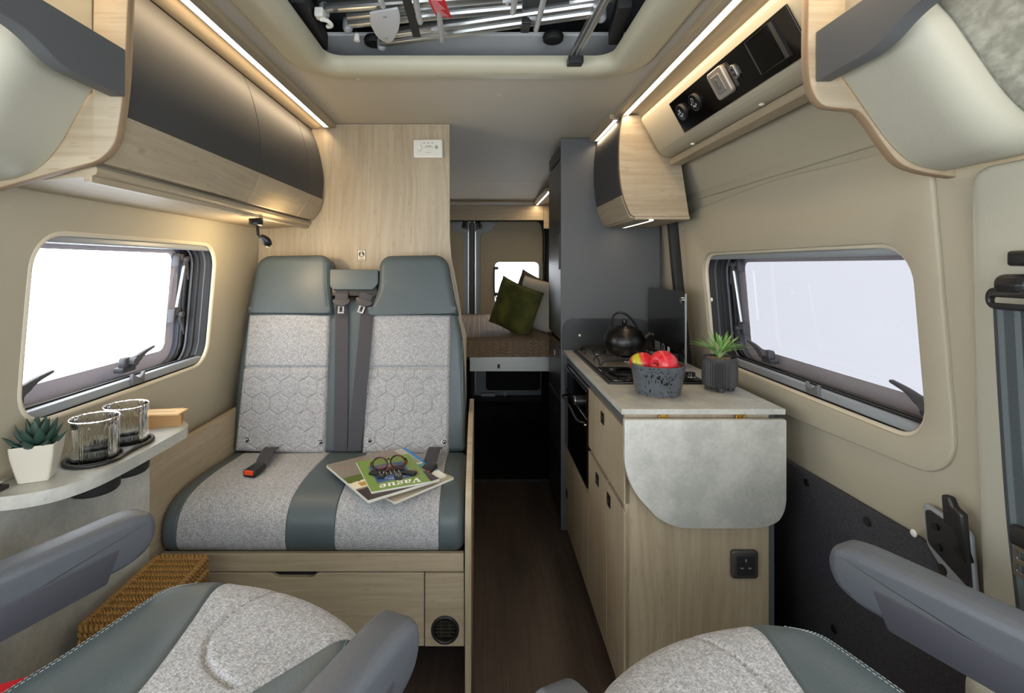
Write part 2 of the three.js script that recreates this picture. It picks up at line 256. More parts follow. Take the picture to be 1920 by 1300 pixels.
// small maker's mark printed on the pane
{ const t = canvasTex(64, 160, (c, w, h) => { c.clearRect(0, 0, w, h); c.fillStyle = '#55535c'; c.beginPath(); c.moveTo(32, 6); c.lineTo(40, 26); c.lineTo(32, 34); c.lineTo(24, 26); c.fill(); for (const [y, l] of [[44, 34], [56, 26], [70, 8], [80, 30], [94, 20], [106, 24], [120, 18], [134, 22]]) c.fillRect(32 - l / 2, y, l, 5); });
  const a = PX(1377, 484, 0.985), s = new THREE.PlaneGeometry(0.03, 0.07); s.translate(-a.z, a.y, 0.124);
  mesh('printed_mark', onSide(s, 1), new THREE.MeshStandardMaterial({ map: t, transparent: true, roughness: 0.6, side: THREE.DoubleSide }), w2g); }

// ---------- rear doors ----------
{ const s = poly([[-1.12, 0], [1.05, 0], [1.05, 1.85], [-1.12, 1.85]]); s.holes.push(rrect(-0.675, 0.07, 0.605, 1.69, 0.04, THREE.Path));
  const w = struct('wall_rear', uvm(exZ(s, 4.72, 4.78), 'x'), MT.blackM, 'black seal frame around the rear doors');
  mesh('door_seal', tube([V(0.585, 0.06, -4.69), V(0.585, 1.0, -4.69), V(0.585, 1.64, -4.69), V(0.55, 1.70, -4.69), V(0.0, 1.715, -4.69), V(-0.60, 1.715, -4.69)], 0.018, 60, 8), MT.black, w);
  const rearDoor = (n, x0, x1, wx0, wx1, label) => {
    const g = struct('door_' + n, null, null, label), dir = x1 > x0 ? 1 : -1;
    const R = (a, b, y0, y1, r, T) => rrect(Math.min(a, b), y0, Math.max(a, b), y1, r, T);
    const sh = R(x0, x1, 0.055, 1.705, 0.03); sh.holes.push(R(wx0, wx1, 0.89, 1.31, 0.04, THREE.Path));
    mesh('door_shell', uvm(exZ(sh, 4.72, 4.75, 0.006), 'y'), MT.greyMetal, g);
    const inner = x0 + dir * 0.055, pa = rpoly([[inner, 0.78, 0.02], [x1 - dir * 0.012, 0.78, 0.02], [x1 - dir * 0.012, 1.69, 0.02], [inner + dir * 0.16, 1.69, 0.03], [inner + dir * 0.10, 1.60, 0.04], [inner, 1.575, 0.04]]);
    pa.holes.push(R(wx0, wx1, 0.89, 1.31, 0.04, THREE.Path));
    mesh('lining', uvm(exZ(pa, 4.700, 4.722, 0.005), 'y'), MT.beige, g);
    mesh('pane', new THREE.ShapeGeometry(R(wx0, wx1, 0.89, 1.31, 0.04)).translate(0, 0, -4.74), phys('#ffffff', 0.03, { transmission: 1, thickness: 0 }), g);
    mesh('lower_panel', exZ(R(x0 + dir * 0.11, x1 - dir * 0.06, 0.12, 0.70, 0.03), 4.705, 4.722, 0.004), MT.blackM, g);
    mesh('edge_channel', bx(x0 + dir * 0.006, x0 + dir * 0.020, 0.1, 1.60, 4.705, 4.722, 0.002), MT.alu, g);
    mesh('lock_bracket', [bx(x0 + dir * 0.02, x0 + dir * 0.06, 1.62, 1.69, 4.69, 4.72, 0.004), cyl(0.012, 0.012, 0.05, x0 + dir * 0.045, 1.635, 4.69, 10), bx(x0 + dir * 0.05, x0 + dir * 0.075, 1.63, 1.66, 4.695, 4.71, 0.003)], MT.black, g);
    mesh('floor_catch', [bx(x0 + dir * 0.06, x0 + dir * 0.20, 0.062, 0.10, 4.68, 4.72, 0.012), bx(x0 + dir * 0.27, x0 + dir * 0.30, 0.065, 0.115, 4.695, 4.72, 0.004)], MT.aluP, g);
    for (const y of [1.0, 1.24]) mesh('window_latch', bx(Math.min(wx0, wx1) - 0.012, Math.min(wx0, wx1) + 0.03, y, y + 0.03, 4.67, 4.70, 0.006), MT.black, g);
    mesh('window_stay', tube([V(Math.min(wx0, wx1) - 0.005, 1.25, -4.685), V(Math.min(wx0, wx1) - 0.01, 1.08, -4.685), V(Math.min(wx0, wx1) + 0.02, 0.93, -4.685)], 0.006, 12, 6), MT.black, g);
  };
  rearDoor(1, -0.055, 0.62, 0.14, 0.545, 'beige lined rear door with a window above the bed');
  rearDoor(2, -0.095, -0.69, -0.32, -0.62, 'beige lined rear door beside the wooden bulkhead');
  mesh('centre_gap', bx(-0.095, -0.055, 0.06, 1.70, 4.715, 4.745, 0.004), MT.black, w);
  tag(mesh('header_board', uvm([bx(-0.75, 0.55, 1.672, 1.80, 4.38, 4.40, 0.002)][0], 'x'), MT.oak), 'long oak board across the van above the rear doors', 'board');
  tag(mesh('header_end_board', uvm(bx(0.552, 0.86, 1.60, 1.815, 4.375, 4.40, 0.002), 'x'), MT.oak), 'short oak board joining the header above the rear doors by the wall', 'board');
}
// ================= ROOF HATCH =================
{ // moulded surround: rolled ring around the opening
  const ringPath = (o, r) => rrect(-0.465 - o, 0.33 - o, 0.40 + o, 1.555 + o, r).getPoints(8).slice(0, -1);
  const prof = [[0.115, 1.8995], [0.112, 1.893], [0.100, 1.888], [0.078, 1.884], [0.055, 1.880], [0.035, 1.879], [0.016, 1.884], [0.004, 1.896], [0.0, 1.915], [0.003, 1.926]];
  const rings = prof.map(([o]) => ringPath(o, 0.05 + o * 1.05));
  const n = rings[0].length;
  const g = surf(n, prof.length - 1, (s, t, i, j) => { const p = rings[j][i % n]; return V(p.x, prof[j][1], -p.y); });
  const h = tag(mesh('hatch_surround', uvm(g, 'z'), MT.rim), 'olive beige moulded surround of the roof hatch', 'hatch frame');
  for (const [u, v] of [[564, 117], [671, 147], [873, 143], [1079, 140], [1182, 104]]) mesh('screw_cap', [new THREE.TorusGeometry(0.0075, 0.002, 6, 20).rotateX(Math.PI / 2).translate(...PY(u, v, 1.886).toArray()), new THREE.CylinderGeometry(0.005, 0.005, 0.003, 14).translate(...PY(u, v, 1.887).toArray())], MT.trimGrey, h);
  // pale tray board of the roof bed
  const tray = exY(rrect(-0.55, 1.585, 0.48, 1.775, 0.02), 2.0, 2.012, 0.003);
  tag(mesh('roof_bed_board', tray, std('#e6eaee', 0.5)), 'pale grey board lying above the rear edge of the hatch', 'board');
  const Yl = 1.985;
  const L = (u, v, y = Yl) => PY(u, v, y);
  // packed dark fabric behind the ladder
  const fab = surf(60, 24, (s, t) => { const x = lerp(-0.48, 0.41, s), d = lerp(0.75, 1.60, t); return V(x, 2.06 - 0.022 * fb(s, t, 9, 7, 3, 3) * Math.sin(Math.PI * clamp(s * 1.0, 0.05, 0.95)), -d); });
  tag(mesh('folded_canvas', fab, std('#6a6e75', 0.3)), 'crumpled dark grey canvas packed above the ladder', 'canvas');
  // bumpers
  for (const [u, v] of [[702, 84], [1037, 78]]) {
    const p = PY(u, v, 1.975), b = thing('rubber_bumper', u < 900 ? 'round black rubber bumper half hidden by the white ladder hinge plate' : 'round black rubber bumper beside the slanted aluminium strut', 'bumper');
    b.position.copy(p); mesh('pad', lathe([[0, 0], [0.027, 0], [0.031, 0.004], [0.031, 0.02], [0.028, 0.024], [0, 0.024]], 32), MT.blackM, b); mesh('collar', new THREE.TorusGeometry(0.031, 0.002, 6, 32).rotateX(Math.PI / 2).translate(0, 0.014, 0), MT.black, b);
  }
  // telescopic ladder: oval rails with a bright lower tube, rungs clamped across
  const lad = thing('folding_ladder', 'silver aluminium folding ladder stowed in the roof hatch', 'ladder');
  const rail = (a, b, h = 0.046) => { const dir = b.clone().sub(a), l = dir.length(); const s = rpoly([[-0.013, 0, 0.012], [0.013, 0, 0.012], [0.013, h, 0.012], [-0.013, h, 0.012]]);
    const g = smooth(ex(s, l, 0.001, 2), 0.9); const m = mesh('rail', g, MT.alu, lad); m.position.copy(a); m.lookAt(b); return m; };
  const pair = (u0, v0, u1, v1, y, h) => { const m = rail(L(u0, v0, y), L(u1, v1, y), h); return m; };
  pair(714, 88, 1128, 30, 1.950, 0.020); pair(716, 74, 1128, 16, 1.962, 0.030);
  pair(655, 52, 980, 22, 1.972, 0.026); pair(652, 38, 980, 8, 1.985, 0.03);
  pair(610, 24, 1075, -8, 1.972, 0.024); pair(1068, 14, 1150, 2, 1.975, 0.030);
  pair(598, -6, 1060, -40, 1.98, 0.05);
  // end plugs
  for (const [u, v, y] of [[716, 82, 1.965], [652, 46, 1.985], [1127, 26, 1.965], [608, 20, 1.985]]) { mesh('end_cap', new THREE.CapsuleGeometry(0.0145, 0.02, 6, 14).translate(...L(u, v, y).toArray()), MT.greyMetal, lad); }
  // white hinge plate
  { const pts = [[693, 24, 0.004], [746, 15, 0.004], [751, 30, 0.02], [748, 55, 0.02], [736, 78, 0.02], [722, 80, 0.02], [706, 68, 0.02], [694, 45, 0.02]].map(([u, v, r]) => { const p = L(u, v, 1.942); return [p.x, -p.z, r]; });
    const m = mesh('hinge_plate', exY(rpoly(pts), 1.940, 1.946, 0.0015), std('#c9ccd0', 0.45), lad);
    for (const [u, v] of [[721, 31], [724, 71]]) mesh('rivet', new THREE.SphereGeometry(0.006, 12, 8).scale(1, 0.5, 1).translate(...L(u, v, 1.940).toArray()), MT.greyMetal, m); }
  mesh('foot_plug', [cyl(0.008, 0.009, 0.02, L(669, 58).x, 1.955, -L(669, 58).z, 14)], MT.white, lad);
  // rungs: bent flat bars across the rails
  for (const [u0, v0, u1, v1] of [[829, 76, 820, -5], [788, 42, 779, -5], [1005, 56, 1020, -5], [961, 24, 966, -5], [718, 12, 712, -8]]) {
    const a = L(u0, v0, 1.938), b = L(u1, v1, 1.938), r = mesh('rung', tube([a, a.clone().lerp(b, 0.5).add(V(0, -0.004, 0)), b], 0.0075, 10, 10), std('#c2c5c8', 0.35, { metalness: 0.4 }), lad);
    const p = L(u0 + (u0 < 900 ? -9 : -7), v0 - 18, 1.945); const q = mesh('bracket', exY(rpoly([[p.x - 0.020, -p.z - 0.012, 0.008], [p.x + 0.012, -p.z - 0.016, 0.008], [p.x + 0.014, -p.z + 0.012, 0.006], [p.x - 0.004, -p.z + 0.010, 0.008]]), 1.941, 1.950, 0.002), std('#c2c5c8', 0.4), lad);
    for (const e of [-0.012, 0.002]) mesh('screw', new THREE.CylinderGeometry(0.004, 0.004, 0.003, 10).translate(p.x + e, 1.940, p.z + 0.006), MT.steel, q);
  }
  mesh('latch_clip', [bx(L(985, 20).x - 0.012, L(985, 20).x + 0.012, 1.93, 1.95, 1.36, 1.42, 0.004)], MT.black, lad);
  mesh('strap', bx(L(772, 0).x - 0.011, L(772, 0).x + 0.011, 1.935, 1.94, 1.20, 1.455, 0.001), MT.blackM, lad);
  // red warning tag hung on the ladder
  { const p = [[800, -8], [832, -8], [848, 34], [818, 30]].map(([u, v]) => L(u, v, 1.932)), mid = p.reduce((a, b) => a.add(b.clone().multiplyScalar(0.25)), V());
    const t = canvasTex(128, 256, (c, w, h) => { c.fillStyle = '#c01a28'; c.fillRect(0, 0, w, h); c.fillStyle = '#f0d8d8'; for (let i = 0; i < 13; i++) c.fillRect(16, 12 + i * 18, 50 + ((i * 37) % 46), 6); });
    const g = surf(4, 6, (s, q) => p[0].clone().lerp(p[1], s).lerp(p[3].clone().lerp(p[2], s), q).add(V(0, -0.004 * Math.sin(q * 3), 0))); tag(mesh('warning_tag', g, std('#ffffff', 0.6, { map: t, side: THREE.DoubleSide })), 'red printed warning tag hanging from the ladder', 'tag'); }
  // strut
  { const a = L(1077, 103, 1.925), b = L(1152, -40, 1.97), s = thing('hatch_strut', 'slanted square aluminium strut standing on a black foot at the hatch rim', 'strut');
    const l = b.clone().sub(a).length(), m = mesh('bar', smooth(ex(rrect(-0.0135, -0.010, 0.0135, 0.010, 0.003), l, 0.001)), MT.alu, s); m.position.copy(a); m.lookAt(b);
    mesh('groove', [0].map(() => ex(rrect(-0.003, -0.0108, 0.003, 0.0108, 0.001), l, 0.0004)), std('#8d9092', 0.5), s).applyMatrix4(new THREE.Matrix4()); s.children[1].position.copy(a); s.children[1].lookAt(b);
    mesh('foot', bx(a.x - 0.023, a.x + 0.023, 1.890, 1.912, -a.z - 0.03, -a.z + 0.006, 0.003), MT.black, s); }
  // black rails of the hatch at both sides
  for (const [u0, v0, u1, v1, lab] of [[557, -10, 604, 82, 'black hatch guide rail beside the white ladder hook'], [1172, 0, 1152, 72, 'dark hatch guide rail beside the aluminium strut']]) {
    const a = L(u0, v0, 1.965), b = L(u1, v1, 1.965), s = thing('guide_rail', lab, 'rail'), l = b.distanceTo(a);
    const m = mesh('channel', smooth(ex(rrect(-0.018, -0.02, 0.018, 0.03, 0.004), l, 0.002)), MT.blackM, s); m.position.copy(a); m.lookAt(b);
    const k = mesh('end_stop', new THREE.SphereGeometry(0.012, 10, 8).translate(0, 0.006, l - 0.01), MT.black, s); k.position.copy(a); k.lookAt(b); }
  { const p = L(601, 36, 1.95), h = thing('ladder_hook', 'small white plastic hook at the corner of the hatch', 'hook'); mesh('claw', tube([p, p.clone().add(V(0.018, -0.004, 0.0)), p.clone().add(V(0.024, -0.008, -0.02)), p.clone().add(V(0.01, -0.006, -0.03))], 0.006, 14, 8), MT.white, h); mesh('block', bx(p.x - 0.012, p.x + 0.012, 1.95, 1.975, -p.z - 0.02, -p.z + 0.01, 0.004), MT.white, h); }
}
// ================= OVERHEAD FURNITURE =================
function led(label, x0, x1, y, d0, d1, group, tilt = 0, power = LED_POWER) {
  const g = thing('led_light_strip', label, 'light', group), w = Math.abs(x1 - x0), l = d1 - d0, cx = (x0 + x1) / 2, cd = (d0 + d1) / 2;
  mesh('diffuser', bx(x0, x1, y, y + 0.006, d0, d1, 0.001), LEDM, g);
  mesh('channel', [bx(x0 - 0.003, x0, y - 0.0005, y + 0.007, d0, d1, 0), bx(x1, x1 + 0.003, y - 0.0005, y + 0.007, d0, d1, 0), bx(x0 - 0.003, x1 + 0.003, y - 0.0005, y + 0.007, d1, d1 + 0.004, 0)], MT.alu, g);
  const r = new THREE.RectAreaLight(LED, power, tilt ? l : w, tilt ? w : l); r.position.set(cx, y - (tilt ? 0.009 : 0.002), -cd); r.lookAt(cx + tilt, y - 1, -cd); g.add(r); r.name = 'glow';
  return g;
}
// ---- left locker run ----
{ const L = thing('overhead_locker', 'long overhead locker with dark grey curved doors above the shelf window', 'locker');
  const up = [[-0.730, 1.866], [-0.707, 1.81], [-0.687, 1.73], [-0.677, 1.65], [-0.683, 1.567]], lo = [[-0.6785, 1.565], [-0.694, 1.52], [-0.722, 1.477]];
  const skin = (p, t) => poly([...p, ...[...p].reverse().map(([x, y]) => [x - t, y])]);
  const curve = (p) => new THREE.CatmullRomCurve3(p.map(([x, y]) => V(x, y, 0))).getPoints(14).map((q) => [q.x, q.y]);
  for (const [a, b] of [[0.972, 1.562], [1.567, 2.000], [2.005, 2.195]]) { const dgrp = mesh('door', uvm(exZ(skin(curve(up), 0.018), a, b, 0.0012, 1), 'z'), MT.grey, L); mesh('door_lower_edge', uvm(exZ(skin(curve(lo), 0.022), a, b, 0.0012, 1), 'z', a), MT.oak, dgrp); }
  mesh('bottom_board', uvm(exZ(rpoly([[-0.735, 1.470, 0.004], [-0.735, 1.452, 0.016], [-0.90, 1.440, 0.01], [-0.955, 1.440], [-0.955, 1.47]]), 0.972, 2.195, 0.001, 1), 'z'), MT.oak, L);
  mesh('inner_rail', uvm(bx(-0.760, -0.745, 1.440, 1.454, 0.972, 2.195, 0.002), 'z'), MT.oak, L);
  mesh('carcass', bx(-0.87, -0.755, 1.472, 1.87, 0.985, 2.19, 0.001), MT.beige, L);
  const board = tag(mesh('light_board', uvm(exZ(rpoly([[-0.628, 1.899], [-0.628, 1.880, 0.003], [-0.690, 1.880, 0.002], [-0.706, 1.874], [-0.735, 1.874], [-0.735, 1.899]]), 0.3, 2.207, 0.001, 1), 'z'), MT.oak), 'oak board carrying the long light strip above the grey locker doors', 'board');
  led('long warm white light strip in the oak board above the long grey locker', -0.673, -0.653, 1.8765, 0.35, 2.185, 'ceiling light strips', -0.9);
  // plywood end panel towards the cab
  const P = rpoly([[-0.652, 1.897], [-0.659, 1.72, 0.05], [-0.664, 1.60, 0.05], [-0.684, 1.482, 0.045], [-0.80, 1.452, 0.05], [-0.93, 1.415, 0.02], [-0.955, 1.41], [-0.955, 1.60], [-0.724, 1.60, 0.005], [-0.720, 1.897]]);
  tag(mesh('end_panel', uvm(exZ(P, 0.945, 0.965, 0.002, 2), 'x'), [MT.oak, MT.ply]), 'pale oak plywood end panel with a rounded corner at the grey locker', 'panel');
}
// ---- right: plywood end panel, control box, locker ----
{ const pts = [[1512, 0], [1512, 128], [1521, 175], [1540, 199], [1574, 205], [1604, 209], [1625, 231], [1651, 269], [1685, 308], [1719, 322], [1783, 333], [1818, 338]].map(([u, v]) => [(u - 900) / 1000, 1.28 + (498 - v) / 1000]);
  const c = new THREE.CatmullRomCurve3(pts.map(([x, y]) => V(x, y, 0)), false, 'centripetal').getPoints(60).map((p) => [p.x, p.y]);
  const P = poly([[0.612, 1.897], ...c, [0.91, 1.47], [0.82, 1.50], [0.82, 1.62], [0.684, 1.62], [0.682, 1.897]]);
  tag(mesh('end_panel', uvm(exZ(P, 0.945, 0.965, 0.002, 2), 'x', 0.4), [MT.oak, MT.ply]), 'pale oak plywood end panel with an S-curved lower edge beside the black control panel', 'panel');
  tag(mesh('light_board', uvm(exZ(rpoly([[0.545, 1.899], [0.545, 1.880, 0.003], [0.618, 1.880, 0.002], [0.645, 1.862], [0.70, 1.862], [0.70, 1.899]]), 0.3, 2.06, 0.001, 1), 'z'), MT.oak), 'oak board carrying the long light strip above the control panel', 'board');
  led('long warm white light strip in the oak board above the control panel', 0.568, 0.588, 1.8765, 0.35, 2.045, 'ceiling light strips', 0.2);
  tag(mesh('light_board', uvm(exZ(rpoly([[0.528, 1.899], [0.528, 1.878, 0.003], [0.60, 1.878, 0.002], [0.60, 1.899]]), 2.065, 2.446, 0.001, 1), 'z'), MT.oak), 'short oak board carrying the small light strip above the curved kitchen locker', 'board');
  led('short warm white light strip above the curved kitchen locker', 0.548, 0.566, 1.8745, 2.085, 2.42, 'ceiling light strips', 0.4);
  // control box
  const B = tag(mesh('control_box', uvm(exZ(rpoly([[0.632, 1.861, 0.005], [0.622, 1.845, 0.012], [0.698, 1.707, 0.02], [0.735, 1.699, 0.01], [0.795, 1.702, 0.01], [0.79, 1.74], [0.75, 1.861]]), 0.97, 1.965, 0.008, 3), 'z'), MT.beige), 'beige moulded box under the ceiling carrying the black control panel', 'control box');
  for (const [u, v] of [[1428, 196], [1299, 270]]) mesh('stud', new THREE.SphereGeometry(0.007, 12, 8).scale(1, 0.6, 1).translate(...PX(u, v, 0.715).toArray()), MT.white, B);
  tag(mesh('rail_board', uvm(bx(0.742, 0.79, 1.672, 1.697, 0.97, 1.985, 0.003), 'z'), MT.oak), 'slim oak rail under the beige control box', 'rail');
  const g = thing('switch_fascia', 'glossy black control panel with a switch, two round displays and a square hatch', 'control panel');
  const nx = -0.879, ny = -0.476; g.matrixAutoUpdate = true;
  const o = V(0.662, 1.7735, -1.367), bas = new THREE.Matrix4().makeBasis(V(0, 0, 1), V(ny, 0.879, 0), V(nx, ny, 0));
  g.position.copy(o).add(V(nx, ny, 0).multiplyScalar(0.003)); g.quaternion.setFromRotationMatrix(bas);
  const at = (u, v) => { const dir = PD(u, v, 1).sub(V(0, EYE, 0)), n = V(nx, ny, 0), t = g.position.clone().sub(V(0, EYE, 0)).dot(n) / dir.dot(n), p = V(0, EYE, 0).add(dir.multiplyScalar(t)).sub(g.position); return [p.dot(V(0, 0, 1)), p.dot(V(ny, 0.879, 0))]; };
  mesh('plate', ex(rrect(-0.323, -0.055, 0.323, 0.055, 0.001), 0.004, 0.001), MT.gloss, g);
  for (const [u, v, k] of [[1283, 208, 0], [1308, 189, 1]]) { const [x, y] = at(u, v); const b = mesh('round_display', new THREE.CylinderGeometry(0.026, 0.027, 0.012, 32).rotateX(Math.PI / 2).translate(x, y, 0.008), MT.black, g);
    const t = canvasTex(128, 128, (c) => { c.fillStyle = '#101014'; c.fillRect(0, 0, 128, 128); c.strokeStyle = c.fillStyle = '#c9ced6'; c.lineWidth = 5; if (k) { c.beginPath(); c.moveTo(48, 60); c.lineTo(48, 34); c.lineTo(64, 22); c.lineTo(80, 34); c.lineTo(80, 50); c.stroke(); c.font = '22px sans-serif'; c.fillText('0', 60, 66); } else for (let i = 0; i < 3; i++) c.fillRect(48, 36 + i * 12, 32, 7); for (const [a, q, r] of [[30, 66, 6], [48, 88, 7], [70, 94, 8], [92, 84, 7]]) { c.beginPath(); c.arc(a, q, r, 0, 6.3); c.stroke(); } });
    mesh('dial_face', new THREE.CircleGeometry(0.024, 32).translate(x, y, 0.0146), std('#ffffff', 0.15, { map: t }), b); }
  { const [x, y] = at(1358, 152); const b = mesh('switch_frame', ex(rrect(x - 0.040, y - 0.040, x + 0.040, y + 0.040, 0.012), 0.014, 0.004).translate(0, 0, 0.003), std('#a79f95', 0.35, { metalness: 0.5 }), g);
    mesh('rocker', ex(rrect(x - 0.022, y - 0.026, x + 0.022, y + 0.026, 0.005), 0.006, 0.002).translate(0, 0, 0.014), std('#77736c', 0.4), b); mesh('rocker_mark', ex(rrect(x - 0.006, y - 0.015, x + 0.006, y + 0.015, 0.006), 0.003, 0.001).translate(0, 0, 0.019), std('#5d5a55', 0.4), b); }
  { const [x, y] = at(1382, 132); const b = mesh('usb_port', ex(rrect(x - 0.010, y - 0.019, x + 0.010, y + 0.019, 0.010), 0.008, 0.002).translate(0, 0, 0.003), std('#8c8c8c', 0.3, { metalness: 0.7 }), g); mesh('slot', [ex(rrect(x - 0.005, y - 0.011, x + 0.005, y - 0.003, 0.001), 0.002), ex(rrect(x - 0.005, y + 0.003, x + 0.005, y + 0.011, 0.001), 0.002)].map((q) => q.translate(0, 0, 0.0105)), MT.black, b); }
  { const q4 = [[1401, 76], [1432, 134], [1474, 104], [1446, 40]].map(([u, v]) => at(u, v)), x = (Math.min(...q4.map((p) => p[0])) + Math.max(...q4.map((p) => p[0]))) / 2, hx = 0.052, y = 0.004; const s = rrect(x - 0.050, y - 0.042, x + 0.050, y + 0.042, 0.003); const b = mesh('hatch_door', ex(s, 0.004, 0.001).translate(0, 0, 0.003), MT.gloss, g);
    mesh('hatch_edge', [ex(rrect(x - 0.0515, y - 0.0435, x - 0.0505, y + 0.0435, 0.0003), 0.006), ex(rrect(x - 0.0515, y - 0.0435, x + 0.0515, y - 0.0425, 0.0003), 0.006), ex(rrect(x + 0.0505, y - 0.0435, x + 0.054, y + 0.0435, 0.0003), 0.009), ex(rrect(x - 0.0515, y + 0.0425, x + 0.0515, y + 0.0435, 0.0003), 0.006)].map((q) => q.translate(0, 0, 0.003)), std('#5a5a58', 0.2, { metalness: 0.6 }), b); }
  // curved kitchen locker
  const K = thing('kitchen_locker', 'curved overhead kitchen locker with an oak end and dark grey doors', 'locker');
  const fr = [[0.562, 1.874], [0.552, 1.80], [0.549, 1.72], [0.552, 1.64], [0.566, 1.555], [0.592, 1.485]], cv = new THREE.CatmullRomCurve3(fr.map(([x, y]) => V(x, y, 0))).getPoints(24).map((p) => [p.x, p.y]);
  mesh('end_side', uvm(exZ(rpoly([...cv.map(([x, y]) => [x, y, 0]), [0.605, 1.474, 0.01], [0.826, 1.474, 0.002], [0.792, 1.70], [0.70, 1.874]]), 2.0, 2.018, 0.001, 1), 'x'), [MT.oak, MT.ply], K);
  const cut = cv.findIndex(([, y]) => y < 1.568), sk = (p, t) => poly([...p, ...[...p].reverse().map(([x, y]) => [x + t, y])]);
  mesh('door', uvm(exZ(sk(cv.slice(0, cut + 1), 0.018), 2.019, 2.446, 0.001, 1), 'z'), MT.grey, K);
  mesh('door_lower_edge', uvm(exZ(sk([...cv.slice(cut).map(([x, y]) => [x - 0.004, y]), [0.600, 1.468]], 0.022), 2.019, 2.446, 0.001, 1), 'z'), MT.oak, K);
  mesh('bottom_board', uvm(bx(0.612, 0.83, 1.462, 1.476, 2.004, 2.446, 0.002), 'z'), MT.oak, K);
  mesh('carcass', bx(0.60, 0.80, 1.478, 1.72, 2.02, 2.44, 0.001), MT.blackM, K);
  led('slim warm white light strip under the curved kitchen locker', 0.668, 0.684, 1.4565, 2.0, 2.38, undefined, 0, LED_POWER * 0.6);
  led('warm white light strip on the ceiling above the bed', 0.482, 0.498, 1.80, 3.62, 4.36, undefined, 0, LED_POWER * 1.8);
  tag(mesh('light_board', uvm(bx(0.46, 0.60, 1.808, 1.83, 3.60, 4.375, 0.002), 'z'), MT.oak), 'oak board carrying the light strip above the bed', 'board');
}
// ---- cab shelf on both sides: lip boards, mouldings, felt headliner ----
function cabShelf(side, prof, lipX, y0, y1, y2, labels) {
  const s = rpoly([[0.34, y1], [0.943, y1], [0.943, y0, 0.002], [0.80, y0, 0.03], [0.735, y2, 0.03], [0.34, y2 + 0.004]]);
  tag(mesh('shelf_lip', exX(s, Math.min(lipX, lipX + side * 0.028), Math.max(lipX, lipX + side * 0.028), 0.0015, 1), MT.greyD), labels[0], 'trim');
  const c = new THREE.CatmullRomCurve3(prof.map(([x, y]) => V(x, y, 0)), false, 'centripetal'), dir = V(side * 0.75, 0.66, 0);
  const hold = (p) => { const y = p.y, w = side > 0 ? (y < 1.55 ? wallR(y) : wallR(1.55) - (y - 1.55) * 0.35) : (y < 1.55 ? -wallL(y) : -wallL(1.55) - (y - 1.55) * 0.35); p.x = side * Math.min(Math.abs(p.x), w - 0.008); return p; };
  const sec = [[0.942, 0.0], [0.90, 0], [0.84, 0], [0.822, 0.0005], [0.806, 0.003], [0.792, 0.009], [0.781, 0.018], [0.774, 0.030], [0.770, 0.046], [0.767, 0.07]];
  const m = tag(mesh('overhead_console', uvm(surf(40, sec.length - 1, (a, t, i, j) => { const p = c.getPoint(a); p.addScaledVector(dir, sec[j][1]); hold(p); p.z = -sec[j][0]; return p; }), 'z'), MT.cab), labels[1], 'console');
  const sec2 = [[0.772, 0.050], [0.764, 0.048], [0.755, 0.056], [0.72, 0.10], [0.64, 0.17]];
  tag(mesh('felt_headliner', uvm(surf(30, sec2.length - 1, (a, t, i, j) => { const p = c.getPoint(a); p.addScaledVector(dir, sec2[j][1]); hold(p); p.z = -sec2[j][0]; return p; }), 'z'), MT.felt), labels[2], 'headliner');
  for (const [u, v] of labels[3]) { const p = PY(u, v, prof[5][1] - 0.001); mesh('screw_hole', [new THREE.TorusGeometry(0.009, 0.002, 8, 24).rotateX(Math.PI / 2).translate(p.x, p.y, p.z), new THREE.CylinderGeometry(0.0085, 0.0085, 0.002, 20).translate(p.x, p.y + 0.001, p.z)], MT.trimGrey, m); }
}
cabShelf(-1, [[-0.664, 1.66], [-0.70, 1.628], [-0.722, 1.606], [-0.752, 1.557], [-0.785, 1.500], [-0.82, 1.463], [-0.862, 1.443], [-0.91, 1.436], [-0.955, 1.44]], -0.660, 1.594, 1.682, 1.628,
  ['dark grey shelf lip board beside the long grey overhead locker', 'pale moulded console under the cab shelf beside the rounded end panel', 'pale felt headliner above the console beside the rounded end panel', [[8, 322]]]);
cabShelf(1, [[0.630, 1.685], [0.655, 1.65], [0.680, 1.622], [0.715, 1.572], [0.764, 1.505], [0.803, 1.471], [0.835, 1.460], [0.86, 1.456], [0.875, 1.458]], 0.625, 1.622, 1.715, 1.655,
  ['dark grey shelf lip board beside the black control panel', 'pale moulded console under the cab shelf beside the S-curved end panel', 'pale felt headliner above the console beside the S-curved end panel', [[1777, 300], [1864, 278]]]);
// light strips on top of the cab shelves: they light the inner faces of the end panels
led('light strip hidden above the cab shelf beside the long grey locker', -0.80, -0.788, 1.888, 0.60, 0.90, 'cab shelf light strips', 0, LED_POWER * 1.3);
led('light strip hidden above the cab shelf beside the control panel', 0.73, 0.742, 1.888, 0.60, 0.90, 'cab shelf light strips', 0, LED_POWER * 1.3);
